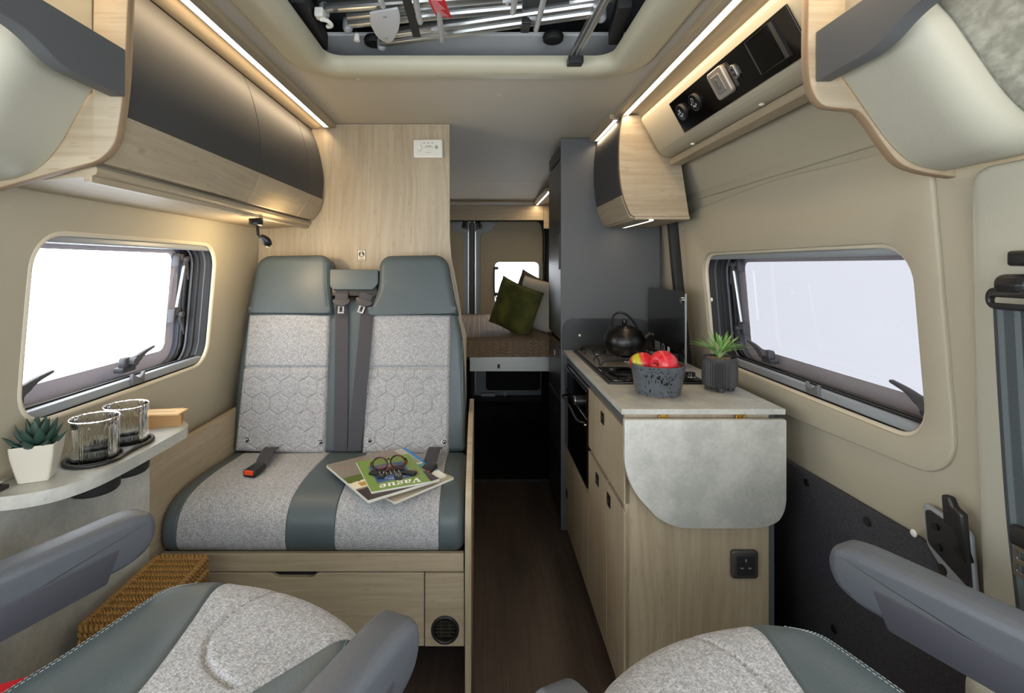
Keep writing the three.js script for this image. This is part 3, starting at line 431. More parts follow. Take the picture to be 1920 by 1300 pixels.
// reading lamp
{ const p = PY(480, 410, 1.440), g = thing('reading_lamp', 'small black gooseneck reading lamp under the overhead locker', 'lamp'); g.position.set(p.x, 0, p.z);
  const h = PD(499, 452, -p.z).sub(g.position);
  mesh('base', lathe([[0, 1.416], [0.020, 1.416], [0.023, 1.419], [0.023, 1.439], [0, 1.439]], 28), MT.black, g);
  mesh('neck', tube([V(0.004, 1.418, 0), V(0.008, 1.395, 0.004), V(0.012, 1.380, 0.006), V(h.x - 0.008, h.y + 0.012, 0.002)], 0.0052, 20, 10), MT.black, g);
  mesh('head', lathe([[0, -0.022], [0.009, -0.020], [0.0145, -0.008], [0.015, 0.002], [0.010, 0.018], [0.005, 0.026], [0, 0.027]], 24).rotateX(0.5).rotateZ(0.55).translate(h.x, h.y, h.z), MT.black, g);
  mesh('bulb', new THREE.SphereGeometry(0.004, 12, 8).translate(h.x - 0.002, h.y - 0.012, h.z - 0.020), new THREE.MeshStandardMaterial({ color: '#fff', emissive: new THREE.Color(1, 0.8, 0.5), emissiveIntensity: 3 }), g);
  const l = new THREE.PointLight(new THREE.Color(1, 0.74, 0.42), 0.28, 0, 2); l.position.set(h.x - 0.006, h.y - 0.018, h.z - 0.045); l.castShadow = true; l.name = 'glow'; g.add(l); }
// ================= BULKHEAD AND BENCH =================
{ const s = poly([[-1.0, 0.0], [-0.06, 0.0], [-0.06, 0.98], ...[[866, 600], [862, 570], [853, 520], [846, 480], [843.5, 440]].map(([u, v]) => { const p = PD(u, v, 2.215); return [p.x, p.y]; }), [-0.1325, 1.898], [-0.72, 1.898], [-0.965, 1.45]]);
  tag(mesh('bulkhead_panel', uvm(exZ(s, 2.212, 2.232, 0.001, 1), 'y'), MT.oak), 'tall oak bulkhead panel behind the bench seat', 'panel');
  // carbon monoxide alarm
  const a = thing('gas_alarm', 'white rectangular gas alarm on the oak bulkhead', 'alarm'), c = PD(804, 281, 2.211); a.position.copy(c);
  const t = canvasTex(512, 320, (x, w, h) => { x.fillStyle = '#dcdcd2'; x.fillRect(0, 0, w, h); x.strokeStyle = x.fillStyle = '#33332f'; x.lineWidth = 5; x.beginPath(); x.ellipse(92, 150, 34, 52, 0, 0, 6.3); x.stroke(); for (let i = 0; i < 3; i++) x.fillRect(160 + i * 82, 50, 34, 9); x.font = '15px sans-serif'; x.fillText('Alarm', 156, 38); x.fillText('Warning', 234, 38); x.fillText('Power', 322, 38); x.fillText('Test', 100, 58);
    x.font = 'italic bold 34px sans-serif'; x.fillText('Kidde', 226, 128); x.beginPath(); x.moveTo(204, 128); x.lineTo(222, 100); x.lineTo(228, 104); x.lineTo(214, 128); x.fill(); x.font = '18px sans-serif'; x.fillText('Carbon Monoxide Alarm', 168, 152); x.fillText('Model 7COC', 214, 258); x.fillRect(400, 100, 38, 12); x.fillRect(386, 128, 68, 17); x.fillRect(400, 158, 42, 12); x.lineWidth = 3; x.beginPath(); x.arc(92, 170, 56, 0.7, 2.4); x.stroke(); });
  mesh('case', ex(rpoly([[-0.063, -0.040, 0.004], [0.063, -0.040, 0.004], [0.061, 0.039, 0.004], [-0.064, 0.038, 0.004]]), 0.030, 0.006), MT.white, a);
  mesh('printed_face', new THREE.PlaneGeometry(0.112, 0.066).translate(0, 0, 0.0305), std('#ffffff', 0.5, { map: t }), a);
  mesh('test_button', new THREE.CylinderGeometry(0.008, 0.008, 0.003, 20).scale(0.8, 1, 1.3).rotateX(Math.PI / 2).translate(-0.037, 0.002, 0.031), MT.white, a);
  // seat belt sign
  const sg = canvasTex(128, 160, (x) => { x.fillStyle = '#d8cfb6'; x.fillRect(0, 0, 128, 160); x.strokeStyle = '#3a332c'; x.lineWidth = 5; x.strokeRect(3, 3, 122, 154); x.fillStyle = '#1c1c20'; x.beginPath(); x.arc(64, 64, 46, 0, 6.3); x.fill(); x.fillStyle = '#e6e0d0'; x.beginPath(); x.arc(60, 34, 10, 0, 6.3); x.fill(); x.beginPath(); x.moveTo(46, 76); x.lineTo(54, 46); x.lineTo(72, 46); x.lineTo(82, 76); x.fill(); x.fillRect(36, 80, 58, 9); x.fillRect(52, 90, 10, 14); x.fillRect(72, 90, 10, 14); x.strokeStyle = '#1c1c20'; x.lineWidth = 4; x.beginPath(); x.moveTo(54, 48); x.lineTo(76, 76); x.stroke(); x.fillStyle = '#6b655a'; x.fillRect(28, 126, 72, 6); x.fillRect(22, 138, 84, 6); });
  const p = PD(678, 479, 2.2105); tag(mesh('seat_belt_sign', new THREE.BoxGeometry(0.036, 0.046, 0.0015).translate(p.x, p.y, p.z), [0, 0, 0, 0, 1, 0].map((k) => k ? std('#ffffff', 0.4, { map: sg }) : MT.blackM)), 'small square seat belt pictogram sign on the oak bulkhead', 'sign');
}
const SB = { o: V(0, 0.555, -1.95), up: V(0, 0.979, -0.205).normalize() }; SB.n = V(1, 0, 0).cross(SB.up);
const onBack = (u, v, z = 0) => { const e = V(0, EYE, 0), dir = PD(u, v, 1).sub(e), t = SB.o.clone().addScaledVector(SB.n, z).sub(e).dot(SB.n) / dir.dot(SB.n), p = e.addScaledVector(dir, t).sub(SB.o); return [p.x, p.dot(SB.up)]; };
const bench = thing('travel_bench', 'double bench seat in teal grey leather and light grey fabric with quilted hexagons', 'seat');
{ const B = new THREE.Group(); B.name = 'backrest'; bench.add(B); B.position.copy(SB.o); B.quaternion.setFromRotationMatrix(new THREE.Matrix4().makeBasis(V(1, 0, 0), SB.up, SB.n));
  const shape = (pts) => rpoly(pts.map(([u, v, r]) => [...onBack(u, v), r ?? 0.01]));
  const add = (name, pts, z0, z1, b, mat, uvg = 'y') => mesh(name, uvm(smooth(ex(shape(pts), z1 - z0, b, 6).translate(0, 0, z0), b < 0.01 ? 0.35 : 1.2), uvg), mat, B);
  add('back_shell', [[437, 846, 0.02], [441, 740, 0.05], [452, 650, 0.1], [470, 570, 0.05], [622, 560, 0.02], [690, 560, 0.02], [848, 560, 0.05], [866, 625, 0.05], [872, 720, 0.05], [872, 848, 0.02], [660, 856, 0.02]], -0.095, 0.006, 0.022, MT.leather);
  add('headrest', [[468, 592, 0.01], [477, 545, 0.05], [490, 482, 0.05], [624, 480, 0.05], [623, 540, 0.03], [628, 592, 0.01]], -0.085, 0.042, 0.030, MT.leather);
  add('headrest', [[688, 592, 0.01], [712, 545, 0.03], [714, 482, 0.05], [838, 480, 0.05], [851, 545, 0.05], [860, 592, 0.01]], -0.085, 0.042, 0.030, MT.leather);
  // fabric pads with the hexagon quilting in their lower half
  const hexEdge = (x, y, a) => { const s = 1.7320508; let q = [((x / a) % 1 + 1) % 1 - 0.5, ((y / (a * s)) % 1 + 1) % 1 - 0.5], r = [(((x / a) + 0.5) % 1 + 1) % 1 - 0.5, (((y / (a * s)) + 0.5) % 1 + 1) % 1 - 0.5]; q = [q[0], q[1] * s]; r = [r[0], r[1] * s]; const c = q[0] * q[0] + q[1] * q[1] < r[0] * r[0] + r[1] * r[1] ? q : r, X = Math.abs(c[0]), Y = Math.abs(c[1]); return (0.5 - Math.max(X, X * 0.5 + Y * 0.8660254)) * a; };
  const pad = (tl, tr, br, bl, vs) => { const Q = [tl, tr, br, bl].map((p) => V2(...onBack(...p))), crease = onBack(600, vs)[1];
    const g = surf(180, 260, (s, t) => { const p = Q[3].clone().lerp(Q[2], s).lerp(Q[0].clone().lerp(Q[1], s), t), w = Q[2].x - Q[3].x, h = Q[0].y - Q[3].y, e = Math.min(s * w, (1 - s) * w, t * h, (1 - t) * h), r = 0.016;
      let z = 0.004 + 0.020 * Math.sqrt(Math.max(0, 1 - Math.pow(1 - clamp(e / r), 2))) + 0.010 * Math.sin(Math.PI * s);
      const below = crease - p.y; z -= 0.009 * Math.exp(-Math.pow(below / 0.007, 2)); if (below > 0.004) { const k = hexEdge(p.x - Q[3].x + 0.02, p.y, 0.072); z -= 0.0036 * Math.exp(-Math.pow(k / 0.0022, 2)); z += 0.002; }
      return V(p.x, p.y, z); });
    return mesh('back_pad', uvm(g, 'y'), MT.fabric, B); };
  pad([470, 589], [622, 591], [612, 850], [444, 845], 690); pad([688, 590], [846, 591], [842, 852], [680, 851], 690);
  for (const [u, v] of [[463, 825], [601, 829], [693, 826], [833, 829]]) { const [x, y] = onBack(u, v, 0.03); const s = mesh('snap_stud', lathe([[0, 0.006], [0.006, 0.0055], [0.0095, 0.002], [0.010, 0]], 20).rotateX(Math.PI / 2).translate(x, y, 0.028), MT.black, B); mesh('stud_rim', new THREE.TorusGeometry(0.0095, 0.0016, 6, 22).translate(x, y, 0.030), MT.steel, s); mesh('stud_mark', [new THREE.TorusGeometry(0.004, 0.001, 5, 12, 4.2).translate(x, y, 0.0345)], MT.white, s); }
  // belt guide box between the headrests
  add('belt_guide', [[617, 507, 0.003], [711, 508, 0.003], [711, 534, 0.002], [701, 545, 0.002], [628, 545, 0.002], [617, 535, 0.002]], -0.04, 0.024, 0.003, MT.leather);
  add('belt_slot', [[621, 540, 0.003], [709, 540, 0.003], [708, 556, 0.003], [624, 556, 0.003]], -0.03, 0.012, 0.002, MT.black);
  // stitched seams
  const seam = (pts, z) => { const c = new THREE.CatmullRomCurve3(pts.map(([u, v]) => V(...onBack(u, v, z), z))), n = Math.round(c.getLength() / 0.006), q = []; for (let i = 0; i < n; i++) { const p = c.getPointAt(i / n), e = c.getPointAt(Math.min(1, (i + 0.55) / n)); q.push(tube([p, e], 0.0009, 1, 4)); } mesh('stitching', q, MT.thread, B).userData.kind = 'stuff'; };
  seam([[867, 640], [867, 740], [866, 845]], 0.0055); seam([[611, 492], [612, 540], [616, 575]], 0.0405); seam([[838, 500], [846, 540], [853, 585]], 0.030);
  // cushion: strips swept along one side profile
  const prof = new THREE.CatmullRomCurve3([[1.985, 0.44], [1.985, 0.53], [1.95, 0.560], [1.85, 0.572], [1.72, 0.581], [1.61, 0.579], [1.545, 0.564], [1.506, 0.530], [1.494, 0.485], [1.497, 0.45], [1.515, 0.428], [1.60, 0.427], [1.97, 0.427]].map(([d, y]) => V(d, y, 0)), false, 'centripetal'), NP = 90, PP = prof.getSpacedPoints(NP);
  const strip = (name, x0, x1, r0, r1, mat) => { const xs = []; for (let i = 0; i <= 6; i++) { const a = i / 6 * Math.PI / 2; xs.push([x0 + r0 * (1 - Math.cos(a)), r0 * (1 - Math.sin(a))]); } for (let i = 1; i < 10; i++) xs.push([lerp(x0 + r0, x1 - r1, i / 10), 0]); for (let i = 6; i >= 0; i--) { const a = i / 6 * Math.PI / 2; xs.push([x1 - r1 * (1 - Math.cos(a)), r1 * (1 - Math.sin(a))]); }
    const g = surf(xs.length - 1, NP, (s, t, i, j) => { const p = PP[j], a = PP[Math.max(0, j - 1)], b = PP[Math.min(NP, j + 1)], tx = b.x - a.x, ty = b.y - a.y, l = Math.hypot(tx, ty) || 1, n = [-ty / l, tx / l]; const k = xs[i][1]; return V(xs[i][0], p.y + n[1] * k, -(p.x + n[0] * k)); });
    return mesh(name, uvm(g, 'x'), mat, bench); };
  const probe = PP[30]; // profile runs rear to front, so the outward side lies to its right
  strip('cushion_side', -0.950, -0.898, 0.03, 0.005, MT.leather); strip('cushion_fabric', -0.8985, -0.575, 0.005, 0.005, MT.fabric); strip('cushion_centre', -0.5755, -0.430, 0.005, 0.005, MT.leather); strip('cushion_fabric', -0.4305, -0.122, 0.005, 0.005, MT.fabric); strip('cushion_side', -0.1225, -0.047, 0.005, 0.03, MT.leather);
}
// ---- seat belts on the bench ----
function ribbon(pts, w, wdir, t = 0.0018) { const c = new THREE.CatmullRomCurve3(pts, false, 'centripetal'), n = 40, L = c.getLength();
  const g = surf(1, n, (s, q) => c.getPoint(q).addScaledVector(wdir, (s - 0.5) * w), 1, L), g2 = surf(1, n, (s, q) => c.getPoint(q).addScaledVector(wdir, (0.5 - s) * w).add(V(0, -t * 0.6, -t)), 1, L); return merge([g, g2]); }
const backW = (u, v, z) => { const [x, y] = onBack(u, v, z); return SB.o.clone().add(V(x, 0, 0)).addScaledVector(SB.up, y).addScaledVector(SB.n, z); };
for (const [a, b, m, rot, lab] of [[[641, 545], [638, 846], [640, 700], 0.0, 'dark seat belt hanging on the bench next to the window side seat pad'], [[691, 547], [664, 846], [678, 700], -0.32, 'dark seat belt hanging on the bench next to the aisle side seat pad']]) {
  const g = thing('seat_belt', lab, 'seat belt');
  mesh('webbing', ribbon([backW(a[0], a[1], 0.016), backW(a[0] + (m[0] - a[0]) * 0.3, 600, rot ? 0.034 : 0.020), backW(m[0], m[1], rot ? 0.042 : 0.022), backW(b[0], b[1], rot ? 0.030 : 0.018)], 0.052, V(1, 0, 0)), MT.strap, g);
  const p = backW(a[0] + (rot ? -8 : 0), 567, 0.030), q = new THREE.Quaternion().setFromRotationMatrix(new THREE.Matrix4().makeBasis(V(1, 0, 0), SB.up, SB.n)).multiply(new THREE.Quaternion().setFromAxisAngle(V(0, 0, 1), rot));
  const T_ = new THREE.Matrix4().compose(p, q, V(1, 1, 1));
  const st = rpoly([[-0.036, 0.012, 0.008], [0.036, 0.012, 0.008], [0.034, -0.004, 0.008], [0.012, -0.018, 0.004], [-0.012, -0.018, 0.004], [-0.034, -0.004, 0.008]]);
  mesh('tongue_grip', smooth(ex(st, 0.012, 0.003)).applyMatrix4(T_), std('#3a3534', 0.5), g);
  const tg = rrect(-0.012, -0.046, 0.012, -0.014, 0.003); tg.holes.push(rrect(-0.006, -0.040, 0.006, -0.020, 0.002, THREE.Path));
  mesh('tongue', ex(tg, 0.003, 0.0006).translate(0, 0, 0.004).applyMatrix4(T_), MT.steel, g);
  mesh('upper_webbing', smooth(ex(rrect(-0.026, 0.004, 0.026, 0.036, 0.002), 0.004, 0.001)).translate(0, 0, 0.006).applyMatrix4(T_), MT.strap, g);
}
function buckle(lab, x0, x1, twist) { const g = thing('belt_buckle', lab, 'buckle'), a = V(x0, 0.582, -1.935), b = V(x1, 0.595, -1.72);
  mesh('webbing', ribbon([a, V(lerp(x0, x1, 0.3), 0.605, -1.88), V(lerp(x0, x1, 0.7), 0.606, -1.80), b.clone().add(V(0, 0.006, -0.03))], 0.046, V(1, 0, 0.1).normalize(), 0.003), MT.strap, g);
  const q = smooth(ex(rpoly([[-0.024, -0.035, 0.006], [0.024, -0.035, 0.006], [0.021, 0.032, 0.008], [-0.021, 0.032, 0.008]]), 0.022, 0.005)).rotateX(-Math.PI / 2).rotateX(0.10);
  q.rotateY(twist).translate(x1, 0.585, -1.70); mesh('buckle_body', q, MT.black, g);
  mesh('release_button', bx(-0.017, 0.017, -0.002, 0.012, -0.004, 0.006, 0.002).rotateY(twist).translate(x1 + Math.sin(twist) * 0.033, 0.592, -1.70 + 0.034), MT.orange, g); return g; }
buckle('black belt buckle with an orange button lying alone on the bench cushion', -0.785, -0.752, -0.25); buckle('black belt buckle tucked behind the magazines on the bench', -0.165, -0.172, -0.3);
// ---- bench base ----
{ const b = thing('drawer_cabinet', 'oak base under the bench with a drawer and a round vent', 'cabinet');
  mesh('top_rail', uvm(bx(-0.95, -0.048, 0.371, 0.424, 1.503, 1.521, 0.002), 'x'), MT.oak, b);
  const s = rpoly([[-0.95, 0.15], [-0.166, 0.15], [-0.166, 0.367], [...onN(597), 0.367, 0.006], [...onN(588), 0.353, 0.008], [...onN(519), 0.353, 0.008], [...onN(509), 0.367, 0.006], [-0.95, 0.367]]);
  function onN(u) { return [(u - CX) * 1.508 / F]; }
  mesh('drawer', uvm(exZ(s, 1.503, 1.521, 0.0015, 1), 'x', 0.3), MT.oak, b);
  const v = V2(-0.1035, 0.199), dS = rrect(-0.163, 0.15, -0.0475, 0.367, 0.001); dS.holes.push(new THREE.Path().absarc(v.x, v.y, 0.0355, 0, Math.PI * 2, true));
  mesh('small_door', uvm(exZ(dS, 1.503, 1.521), 'x', 0.9), MT.oak, b);
  const vent = mesh('vent', lathe([[0.030, -0.012], [0.032, 0.004], [0.037, 0.006], [0.0415, 0.004], [0.042, 0]], 40).rotateX(Math.PI / 2).translate(v.x, v.y, -1.503), MT.black, b);
  const bars = []; for (let i = -2; i <= 2; i++) { const w = Math.sqrt(0.031 ** 2 - (i * 0.011) ** 2); bars.push(bx(v.x - w, v.x + w, v.y + i * 0.011 - 0.001, v.y + i * 0.011 + 0.001, 1.506, 1.514, 0)); } for (const i of [-0.012, 0.012]) bars.push(bx(v.x + i - 0.001, v.x + i + 0.001, v.y - 0.028, v.y + 0.028, 1.506, 1.512, 0));
  mesh('vent_grille', bars, std('#3b382c', 0.6), vent); mesh('vent_back', new THREE.CircleGeometry(0.034, 24).translate(v.x, v.y, -1.56), std('#4a4428', 0.8), vent);
  mesh('carcass', bx(-0.95, -0.05, 0.14, 0.42, 1.53, 2.20, 0.001), MT.blackM, b); mesh('plinth', uvm(bx(-0.93, -0.05, 0, 0.14, 1.72, 2.2, 0.001), 'x'), MT.blackM, b);
  tag(mesh('bench_side_board', uvm(exX(rpoly([[1.486, 0], [1.486, 0.58, 0.10], [1.88, 0.695, 0.06], [1.985, 0.705, 0.02], [2.205, 0.70], [2.205, 0]]), -0.0445, -0.0255, 0.003, 2), 'y'), MT.oak), 'oak side board of the bench along the aisle', 'board');
}
// ================= LEFT SIDE: SHELF, PANELS, BASKET =================
tag(mesh('stone_side_panel', uvm(bx(-0.978, -0.956, 0.0, 0.792, 0.70, 1.468, 0.002), 'z'), MT.stone), 'pale grey stone effect panel under the window shelf', 'panel');
tag(mesh('oak_side_panel', uvm(bx(-0.978, -0.956, 0.10, 0.716, 1.470, 2.21, 0.002), 'z'), MT.oak), 'oak panel on the wall beside the bench seat', 'panel');
{ const shS = rpoly([[-1.012, 1.0, 0.01], [-0.93, 0.995, 0.09], [-0.84, 1.06, 0.14], [-0.826, 1.22, 0.05], [-0.826, 1.445, 0.03], [-0.88, 1.500, 0.03], [-1.012, 1.53, 0.01]]);
  for (const d of [1.190, 1.296]) shS.holes.push(new THREE.Path().absarc(-0.905, d, 0.0526, 0, Math.PI * 2, true));
  tag(mesh('window_shelf', uvm(exY(shS, 0.795, 0.823), 'z'), MT.stone), 'grey stone effect shelf with rounded ends carrying the succulent and tumblers', 'shelf');
  const X = -0.905, C = [1.190, 1.296], y = 0.823;
  const tr = thing('cup_tray', 'black double cup holder let into the window shelf', 'cup holder');
  const sh2 = new THREE.Shape(); const R = 0.062, k = 0.30; // capsule outline with a waist
  sh2.absarc(X, C[0], R, Math.PI, Math.PI * 2, false); sh2.quadraticCurveTo(X + R - 0.008, (C[0] + C[1]) / 2, X + R, C[1]); sh2.absarc(X, C[1], R, 0, Math.PI, false); sh2.quadraticCurveTo(X - R + 0.008, (C[0] + C[1]) / 2, X - R, C[0]);
  for (const d of C) sh2.holes.push(new THREE.Path().absarc(X, d, 0.0525, 0, Math.PI * 2, true));
  mesh('rim', exY(sh2, 0.8235, 0.833, 0.004, 3), MT.black, tr);
  for (const d of C) mesh('cup', lathe([[0, 0.752], [0.046, 0.752], [0.050, 0.757], [0.053, 0.832]], 40).translate(X, 0, -d), MT.blackM, tr);
  // tumblers
  const hb = tex(256, 256, (u, v) => fb(u, v, 14, 10, 77, 3), false, 3, 1);
  const gm = phys('#f6f8f8', 0.02, { transmission: 1, thickness: 0.003, ior: 1.45, bumpMap: hb, bumpScale: 0.0028 });
  C.forEach((d, i) => { const g = tag(mesh('tumbler', lathe([[0, 0.760], [0.042, 0.760], [0.0445, 0.766], [0.0475, 0.90], [0.0478, 0.922], [0.0488, 0.925], [0.0498, 0.922], [0.0492, 0.90], [0.0465, 0.758], [0, 0.754]], 56).translate(X, 0, -d), gm), i ? 'clear hammered glass tumbler next to the wooden domino box' : 'clear hammered glass tumbler next to the potted succulent', 'glass', 'tumblers in the cup holder'); });
  // succulent in a square white pot
  const s = thing('succulent_pot', 'dark green succulent in a square white pot on the window shelf', 'plant'); s.position.set(-0.950, y, -1.088); s.rotation.y = 0.42; s.scale.setScalar(0.93);
  { const q = (w, yy) => rrect(-w, -w, w, w, 0.006).getPoints(4).slice(0, -1).map((p) => V(p.x, yy, p.y)), lv = [[0.026, 0.0], [0.0285, 0.002], [0.034, 0.03], [0.0395, 0.062], [0.0415, 0.084], [0.0405, 0.086], [0.0385, 0.084], [0.037, 0.070]].map(([w, yy]) => q(w, yy)), n = lv[0].length;
    mesh('pot', smooth(surf(n, lv.length - 1, (a, t, i, j) => lv[j][i % n].clone()), 0.5), std('#cdc8ba', 0.4), s); mesh('soil', new THREE.BoxGeometry(0.072, 0.004, 0.072).translate(0, 0.070, 0), std('#3a2d22', 0.95), s); mesh('pot_base', new THREE.BoxGeometry(0.050, 0.002, 0.050).translate(0, 0.001, 0), MT.white, s);
    const lm = std('#2f4a40', 0.5), leaf = surf(8, 10, (a, t) => { const w = 0.0105 * Math.pow(Math.sin(Math.PI * Math.pow(t, 0.75) * 0.97 + 0.05), 0.8), th = a * Math.PI * 2; return V(Math.cos(th) * w, t * 0.052 + 0, Math.sin(th) * w * 0.5 + 0.010 * t * t); });
    for (let ring = 0; ring < 4; ring++) for (let i = 0, n2 = [5, 7, 9, 9][ring]; i < n2; i++) { const m = mesh('leaf', leaf, lm, s), az = i / n2 * 6.283 + ring * 0.9, tl = [0.18, 0.48, 0.82, 1.15][ring] + rr_(-0.06, 0.06), sc = [0.85, 1.0, 1.05, 0.95][ring] + rr_(-0.08, 0.08); m.scale.setScalar(sc); m.rotation.set(0, 0, 0); m.quaternion.setFromAxisAngle(V(0, 1, 0), az).multiply(new THREE.Quaternion().setFromAxisAngle(V(1, 0, 0), tl)).multiply(new THREE.Quaternion().setFromAxisAngle(V(0, 1, 0), Math.PI)); m.position.set(Math.sin(az) * 0.006 * ring, 0.072 + (3 - ring) * 0.007, Math.cos(az) * 0.006 * ring); } }
  // wooden domino box
  const bw = std('#e0bd86', 0.55, { map: T.oak }), db = thing('domino_box', 'small wooden box with its lettered lid slid askew on the window shelf', 'box'); db.position.set(-0.915, y, -1.452); db.rotation.y = 0.45; db.scale.setScalar(1.2);
  mesh('side', uvm(merge([bx(-0.045, 0.045, 0, 0.03, -0.027, -0.022, 0.0008), bx(-0.045, 0.045, 0, 0.03, 0.022, 0.027, 0.0008), bx(-0.045, -0.040, 0, 0.03, -0.022, 0.022, 0.0008), bx(0.040, 0.045, 0, 0.03, -0.022, 0.022, 0.0008), bx(-0.04, 0.04, 0, 0.003, -0.022, 0.022, 0)]), 'x'), bw, db);
  mesh('domino_tile', [bx(-0.036, 0.036, 0.004, 0.020, -0.018, 0.018, 0.002)], MT.black, db);
  const dt = canvasTex(512, 256, (c) => { c.fillStyle = '#dcb77e'; c.fillRect(0, 0, 512, 256); c.strokeStyle = 'rgba(150,105,55,0.25)'; for (let i = 0; i < 30; i++) { c.beginPath(); c.moveTo(0, i * 9); c.bezierCurveTo(170, i * 9 + 8, 340, i * 9 - 6, 512, i * 9 + 3); c.stroke(); } c.save(); c.translate(256, 128); c.rotate(Math.PI); c.fillStyle = '#33302c'; c.font = '62px sans-serif'; c.textAlign = 'center'; c.fillText('DOMINOES', 0, 22); c.restore(); });
  const lid = mesh('lid', bx(-0.048, 0.048, 0.0305, 0.0335, -0.024, 0.024, 0.0005), std('#dcb77e', 0.55), db); mesh('lid_print', new THREE.PlaneGeometry(0.094, 0.047).rotateX(-Math.PI / 2).translate(0, 0.0338, 0), std('#ffffff', 0.55, { map: dt }), lid); lid.rotation.y = -0.35; lid.position.set(0.004, 0, 0.010);
  // silver table hook by the wall
  const hk = thing('table_hook', 'short silver rod on a black bracket at the wall behind the succulent', 'bracket'); mesh('rod', tube([PX(-20, 915, -0.985), PX(10, 899, -0.985), PX(32, 889, -0.985)], 0.006, 8, 10), MT.steel, hk); mesh('bracket', bx(-1.012, -0.965, 0.824, 0.832, 0.985, 1.04, 0.002), MT.black, hk);
}
{ // seagrass basket, woven from twisted strands
  const g = thing('seagrass_basket', 'tall honey coloured woven seagrass basket with a lid beside the bench', 'basket'), x0 = -0.905, x1 = -0.770, d0 = 1.15, d1 = 1.425, H = 0.462, tn = [std('#94703a', 0.7), std('#825f2e', 0.7), std('#a98449', 0.7)];
  const rope = (a, b, r, tw) => { const dir = b.clone().sub(a), L = dir.length(), n = Math.max(6, Math.round(L / 0.0055)); dir.normalize(); const p = Math.abs(dir.y) > 0.9 ? V(1, 0, 0) : V(0, 1, 0), q = dir.clone().cross(p).normalize(); p.crossVectors(q, dir); const out = [];
    for (const ph of [0, Math.PI]) { const pts = []; for (let i = 0; i <= n; i++) { const t = i / n * L / tw * 6.283 + ph; pts.push(a.clone().addScaledVector(dir, i / n * L).addScaledVector(p, Math.cos(t) * r).addScaledVector(q, Math.sin(t) * r)); } out.push(new THREE.TubeGeometry(new THREE.CatmullRomCurve3(pts), n * 2, r * 0.95, 5)); } return out; };
  const rows = (n, mk, name) => { const sets = [[], [], []]; for (let i = 0; i < n; i++) sets[i % 3].push(...mk(i / (n - 1), i)); sets.forEach((s, i) => { if (s.length) { const m = mesh(name, s, tn[i], g); m.userData.kind = 'stuff'; } }); };
  mesh('liner', bx(x0 + 0.006, x1 - 0.006, 0.002, H - 0.008, d0 + 0.006, d1 - 0.006, 0.006), std('#7a5520', 0.8), g);
  rows(34, (t) => rope(V(x0 + 0.004, H - 0.004, -lerp(d0 + 0.004, d1 - 0.004, t)), V(x1 - 0.004, H - 0.004, -lerp(d0 + 0.004, d1 - 0.004, t)), 0.0030, 0.016 + 0.002 * Math.sin(t * 40)), 'lid_weave');
  rows(30, (t) => rope(V(x0, lerp(0.04, H - 0.05, t), -d0), V(x1, lerp(0.04, H - 0.05, t), -d0), 0.0035, 0.017), 'front_weave');
  rows(30, (t) => rope(V(x1, lerp(0.04, H - 0.05, t), -d0), V(x1, lerp(0.04, H - 0.05, t), -d1), 0.0035, 0.017), 'side_weave');
  rows(30, (t) => rope(V(x0, lerp(0.04, H - 0.05, t), -d0), V(x0, lerp(0.04, H - 0.05, t), -d1), 0.0035, 0.017), 'side_weave');
  const rim = (y, r, o) => [[x0 - o, d0 - o, x1 + o, d0 - o], [x1 + o, d0 - o, x1 + o, d1 + o], [x0 - o, d1 + o, x1 + o, d1 + o], [x0 - o, d0 - o, x0 - o, d1 + o]].flatMap(([a, b, c, e]) => rope(V(a, y, -b), V(c, y, -e), r, 0.024));
  mesh('lid_rim', [...rim(H - 0.006, 0.0055, 0.001), ...rim(H - 0.020, 0.005, 0.002)], tn[0], g).userData.kind = 'stuff'; mesh('body_rim', rim(H - 0.040, 0.0055, 0.001), tn[2], g).userData.kind = 'stuff';
  mesh('lid_loop', rope(V(x1 - 0.035, H + 0.006, -(d0 + 0.10)), V(x1 + 0.006, H - 0.01, -(d0 + 0.11)), 0.005, 0.02), tn[2], g);
}
